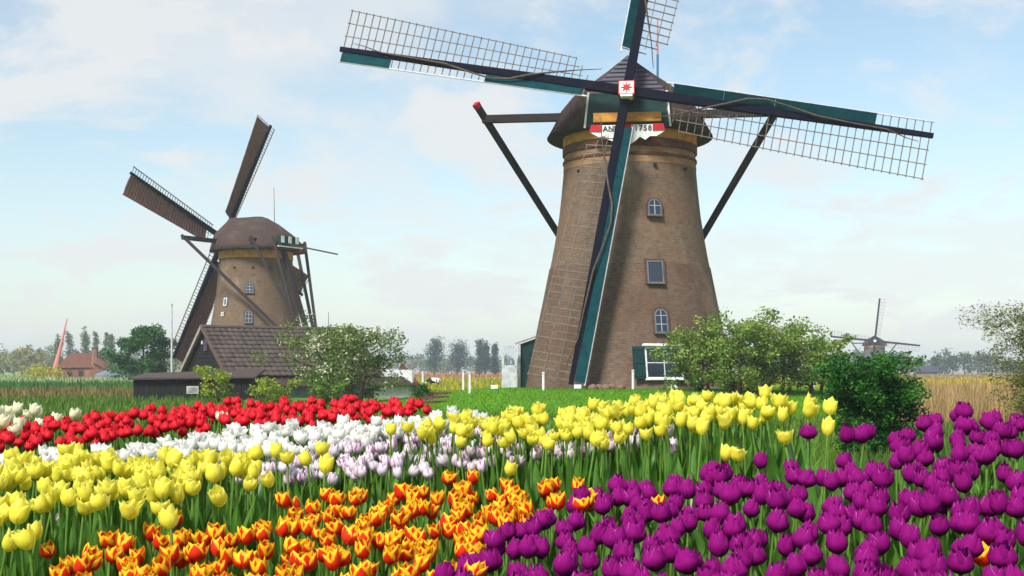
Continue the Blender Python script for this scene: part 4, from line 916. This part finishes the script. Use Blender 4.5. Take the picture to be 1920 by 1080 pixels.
def inpoly(px, py, poly):
    c = np.zeros(px.shape, bool); n = len(poly); j = n - 1
    for i in range(n):
        xi, yi = poly[i]; xj, yj = poly[j]
        c ^= ((yi > py) != (yj > py)) & (px < (xj - xi) * (py - yi) / (yj - yi + 1e-9) + xi); j = i
    return c
def solve(px, py, dz):                        # where the ray through that pixel meets the plane of blooms
    y = 4.0
    for _ in range(60):
        x = (px - 960) / F * y; z = float(bank_tops(x, y)) + dz; yn = (CAMZ - z) / max(1e-3, (py - HOR) / F); y += .35 * (np.clip(yn, 1.5, 9) - y)
    return (px - 960) / F * y, y
rngT = np.random.default_rng(77); rT = random.Random(78)
def plant(kind, name, label, group, pts, var):
    for x, y in pts:
        st, bl, lv, split = var[rT.randrange(len(var))]
        root = bpy.data.objects.new(name, None); C.objects.link(root); root.empty_display_size = .05
        s = rT.uniform(.945, 1.055); root.location = (x, y, float(ground(x, y))); root.scale = (s * rT.uniform(.86, 1.16),) * 2 + (s,); root.rotation_euler = (rT.gauss(0, .05), rT.gauss(0, .05), rT.random() * 6.283)
        root['label'] = label(x, y) if callable(label) else label; root['category'] = 'tulip'
        if group: root['group'] = group
        for nm, me in [('stem', st)] + [('petal' if split else 'bloom', q) for q in bl] + [('leaf', q) for q in lv]:
            o = bpy.data.objects.new(nm, me); o.parent = root; C.objects.link(o)
def bed(polys, dz, spacing, seed, drop=0.0, maxn=300):
    rng = np.random.default_rng(seed); n = 90000
    x = rng.uniform(-3.5, 3.5, n); y = rng.uniform(2.5, 8.4, n); z = bank_tops(x, y) + dz
    px = 960 + F * x / y; py = HOR - F * (z - CAMZ) / y
    ok = np.zeros(n, bool)
    for pl in polys: ok |= inpoly(px, py, pl)
    x, y = x[ok], y[ok]; got = []; cell = {}
    for a, b in zip(x, y):
        ci, cj = int(a // spacing), int(b // spacing); good = True
        for i in (-1, 0, 1):
            for j in (-1, 0, 1):
                for (c, d) in cell.get((ci + i, cj + j), ()):
                    if (a - c) ** 2 + (b - d) ** 2 < spacing * spacing: good = False
        if good and rng.random() >= drop: cell.setdefault((ci, cj), []).append((a, b)); got.append((a, b))
    return got[:maxn]
H0 = .42
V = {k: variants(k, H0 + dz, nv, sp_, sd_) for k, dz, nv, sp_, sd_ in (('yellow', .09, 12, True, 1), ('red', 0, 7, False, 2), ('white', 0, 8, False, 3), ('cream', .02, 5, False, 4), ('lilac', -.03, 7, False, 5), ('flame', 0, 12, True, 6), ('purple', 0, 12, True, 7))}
beds = [
 ('purple', 'purple_tulip', 'double purple tulip of the dense lower right bed', 'purple tulips of the right bed', 0, .0725, 1,
  [[(820, 1085), (880, 1045), (925, 1000), (1040, 950), (1130, 915), (1270, 890), (1400, 875), (1480, 885), (1600, 890), (1660, 875), (1690, 830), (1735, 785), (1800, 775), (1960, 770), (1990, 1135), (800, 1135)]]),
 ('flame', 'orange_tulip', 'red and yellow flamed tulip of the front bed', 'flamed orange tulips of the front bed', 0, .0625, 2,
  [[(120, 1035), (225, 1015), (270, 1010), (350, 1000), (460, 995), (480, 1020), (515, 1000), (510, 950), (560, 945), (590, 935), (680, 930), (740, 925), (800, 930), (900, 915), (960, 925), (1105, 912), (1112, 955), (1040, 960), (920, 1005), (880, 1045), (800, 1120), (130, 1120)]]),
 ('yellow', 'yellow_tulip', 'yellow tulip of the left yellow bed', 'yellow tulips on the left', .09, .061, 3,
  [[(-50, 870), (60, 860), (110, 845), (240, 855), (350, 855), (440, 855), (500, 860), (500, 885), (440, 895), (330, 925), (290, 935), (180, 945), (100, 940), (30, 965), (-50, 1010)]]),
 ('yellow', 'yellow_tulip', 'yellow tulip of the long row below the large mill', 'yellow tulips on the right', .09, .064, 4,
  [[(770, 815), (790, 800), (870, 792), (960, 775), (1060, 772), (1200, 750), (1340, 748), (1450, 742), (1495, 752), (1480, 772), (1400, 785), (1330, 790), (1260, 800), (1120, 818), (1000, 822), (920, 818), (850, 815)]]),
 ('white', 'white_tulip', 'white tulip of the band behind the yellow ones', 'white tulips', 0, .057, 5,
  [[(-50, 848), (40, 862), (110, 850), (190, 848), (250, 835), (330, 832), (420, 812), (520, 798), (640, 798), (760, 790), (850, 776), (910, 780), (900, 800), (830, 802), (750, 815), (640, 832), (560, 845), (470, 858), (300, 858), (100, 870), (-50, 880)]]),
 ('lilac', 'lilac_tulip', 'white tulip with purple streaks beneath yellow ones', 'streaked lilac tulips', -.03, .057, 6,
  [[(420, 880), (560, 850), (650, 838), (750, 820), (850, 815), (1000, 822), (1100, 818), (1250, 812), (1240, 836), (1130, 848), (1040, 855), (920, 864), (880, 868), (780, 880), (680, 892), (560, 895), (470, 895)]]),
 ('red', 'red_tulip', 'red tulip of the band before the barn', 'red tulips', 0, .057, 7,
  [[(-50, 792), (60, 792), (150, 785), (260, 772), (350, 762), (430, 757), (560, 756), (660, 748), (790, 760), (803, 766), (700, 782), (600, 788), (480, 798), (350, 800), (270, 812), (160, 826), (60, 832), (-50, 830)]]),
]
def zoner(label, pts):                        # says where in its bed a tulip stands: how far back, and in which strip from the left
    A = np.array(pts); ux = A[:, 0] / A[:, 1]; e = np.quantile(ux, np.arange(1, 10) / 10)
    ords = ['first', 'second', 'third', 'fourth', 'fifth', 'sixth', 'seventh', 'eighth', 'ninth', 'last']
    def f(x, y):
        i = int(np.searchsorted(e, x / y)); yy = A[np.abs(ux - x / y) < .03, 1]; q = (yy < y).mean()
        return label + ', ' + ('front edge' if q < .2 else 'front half' if q < .5 else 'back half' if q < .8 else 'back edge') + ', ' + ords[i] + ' strip from left'
    return f
V['flame_low'] = variants('flame', H0 - .035, 3, True, 9)
DZ = {'yellow': .09, 'lilac': -.03, 'cream': .02}
count = {}
for kind, name, label, grp, dz, spc, sd_, polys in beds:
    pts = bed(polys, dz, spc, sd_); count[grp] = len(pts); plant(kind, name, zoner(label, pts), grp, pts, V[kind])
print('TULIPS', count)
def single(kind, name, px, py, label, group=None, dz=None):
    plant(kind, name, label, group, [solve(px, py, DZ.get(kind, 0) if dz is None else dz)], V[kind])
for px, py, lab in ((70, 1003, 'lowest yellow tulip near the lower left corner, standing alone'), (255, 958, 'yellow tulip hanging lower than its neighbours, with one petal bent right'), (340, 980, 'small yellow tulip beside a lone orange one'),
                    (457, 922, 'yellow tulip alone before the streaked lilac tulips'), (12, 985, 'yellow tulip cut by the left edge'), (637, 850, 'rightmost yellow tulip of the left group, on a bare stem'), (603, 860, 'yellow tulip second from the right of the left group'),
                    (548, 862, 'yellow tulip before the streaked tulips, left of a taller one'), (525, 838, 'tallest yellow tulip among the white tulips'), (597, 884, 'low yellow tulip below the right end of the left group'), (503, 889, 'yellow tulip at the lower right of the left group'),
                    (950, 873, 'lone opened yellow tulip in the green leaves above the orange bed'), (732, 812, 'first yellow tulip left of the long right row'), (1514, 778, 'lower of two yellow tulips just off the end of the right row'), (1517, 760, 'upper of two yellow tulips just off the end of the right row'),
                    (1549, 768, 'yellow tulip farthest right, against the dark bush'), (1545, 806, 'yellow tulip just above a lone purple one'), (1355, 838, 'left one of a low pair of yellow tulips'), (1377, 833, 'right one of a low pair of yellow tulips'),
                    (1118, 820, 'yellow tulip hanging below the right row above the leaves'), (1082, 830, 'small yellow tulip low in the right row'), (1300, 812, 'narrow yellow tulip hanging low beneath the right row')):
    single('yellow', 'yellow_tulip', px, py, lab)
for px, py, lab in ((379, 970, 'lone orange and red tulip at the left, above its bed'), (758, 910, 'flamed orange tulip standing above the middle of its bed'), (828, 910, 'opened flamed tulip standing high beside another'), (878, 904, 'highest flamed orange tulip of the front bed'),
                    (965, 922, 'flamed orange tulip at the top right of its bed'), (1228, 950, 'small flame coloured tulip caught among the purple ones'), (1410, 1028, 'red tulip showing between purple blooms at the bottom'), (1856, 1048, 'orange tulip among purple ones near the lower right corner')):
    if px > 1200: plant('flame', 'orange_tulip', lab, None, [solve(px, py, -.035)], V['flame_low'])
    else: single('flame', 'orange_tulip', px, py, lab)
for px, py, lab in ((1530, 820, 'lone dark purple tulip under the last yellow ones'), (1597, 825, 'left one of a purple pair before the dark bush'), (1614, 827, 'right one of a purple pair before the dark bush'), (1578, 853, 'purple tulip below the pair before the dark bush'),
                    (1647, 812, 'left one of two purple tulips right of the dark bush'), (1667, 814, 'right one of two purple tulips right of the dark bush'), (1411, 862, 'purple tulip standing highest above the back edge of its bed')):
    single('purple', 'purple_tulip', px, py, lab)
for i, (px, py) in enumerate(((8, 763), (25, 758), (40, 756), (48, 762), (62, 762), (68, 757), (22, 772), (85, 774), (103, 765), (107, 770), (137, 764), (-20, 762), (5, 788), (28, 786), (52, 788))):
    single('cream', 'cream_tulip', px, py, 'cream white tulip in the small clump behind the red band at the left edge', 'cream tulips behind the red ones', .05)
single('cream', 'cream_tulip', 417, 778, 'single pale yellow tulip among the red ones', None, .03)
for px, py, lab in ((83, 965, 'pale lilac tulip peeping below the left yellow tulips'), (870, 868, 'small pale lilac tulip just above the orange bed'), (917, 874, 'whitish lilac tulip left of the lone opened yellow one'), (880, 864, 'pale lilac tulip at the lower edge of its band')):
    single('lilac', 'lilac_tulip', px, py, lab)
# the green mass of leaves between the stems
rng = np.random.default_rng(5); n = 30000
lx = rng.uniform(-3.6, 3.6, n); ly = rng.uniform(2.0, 8.3, n); pxl = 960 + F * lx / ly
yb = 8.0 - 1.7 * sstep(-.8, 1.3, lx) - 1.3 * sstep(1.1, 1.9, lx); k = (ly < yb) & (np.abs(lx) < .5 * ly + .2) & ~((lx / ly > .225) & (ly > 4.7)) ; lx, ly = lx[k], ly[k]; n = len(lx)
g = ground(lx, ly); Hh = rng.uniform(.16, .33, n); Wd = rng.uniform(.011, .026, n); az = rng.uniform(0, 2 * math.pi, n); oo = rng.uniform(.01, .12, n)
nj = 6; PV = np.zeros((n, nj, 3, 3))
for j in range(nj):
    q = j / (nj - 1); w = Wd * (math.sin(math.pi * min(1, .15 + .85 * q)) ** .7 + .03); r_ = oo * q ** 1.8; z = Hh * (q - .18 * (oo / .1) * max(0, q - .55) ** 1.5); tw = az + .5 * q
    c, s_ = np.cos(tw), np.sin(tw)
    for i, u in enumerate((-1, 0, 1)):
        f = w * .5 * abs(u); PV[:, j, i, 0] = lx + c * (r_ + f) - s_ * u * w; PV[:, j, i, 1] = ly + s_ * (r_ + f) + c * u * w; PV[:, j, i, 2] = g - .01 + z
b_ = np.arange(n)[:, None] * (nj * 3); fq = np.array([[j * 3 + i, j * 3 + i + 1, j * 3 + i + 4, j * 3 + i + 3] for j in range(nj - 1) for i in range(2)])
F4 = (b_[:, :, None] + fq[None]).reshape(-1, 4)
pal = np.array([(.090, .225, .030), (.120, .270, .036), (.070, .180, .030), (.145, .29, .050), (.056, .155, .024)]); lc = pal[rng.integers(0, 5, n)] * rng.uniform(.75, 1.2, (n, 1))
LEAFA = foliage('bed_leaves', (1, 1, 1), None, transl=.3, rnd=0, attr='col', rough=.36)
tag(put('tulip_foliage', npmesh('tulip_foliage', PV.reshape(-1, 3), F4, col=np.repeat(lc, nj * 3, 0), smooth=True), LEAFA), 'dense upright green tulip leaves filling the flower beds', 'foliage', None, 'stuff')

# ---------------------------------------------------------------- air
hm = bpy.data.materials.new('haze'); hm.use_nodes = True; t = hm.node_tree; t.nodes.clear()
o = nn(t, 'ShaderNodeOutputMaterial'); pv = nn(t, 'ShaderNodeVolumePrincipled'); pv.inputs['Color'].default_value = (.80, .90, 1.0, 1); pv.inputs['Density'].default_value = .00045
lk(t, pv.outputs[0], o.inputs['Volume'])
hb = MB().box((0, 1270, 14.25), (5400, 2740, 34.5)).build('haze', hm); hb.display_type = 'WIRE'
tag(hb, 'thin pale air over the polder', None, None, 'stuff')
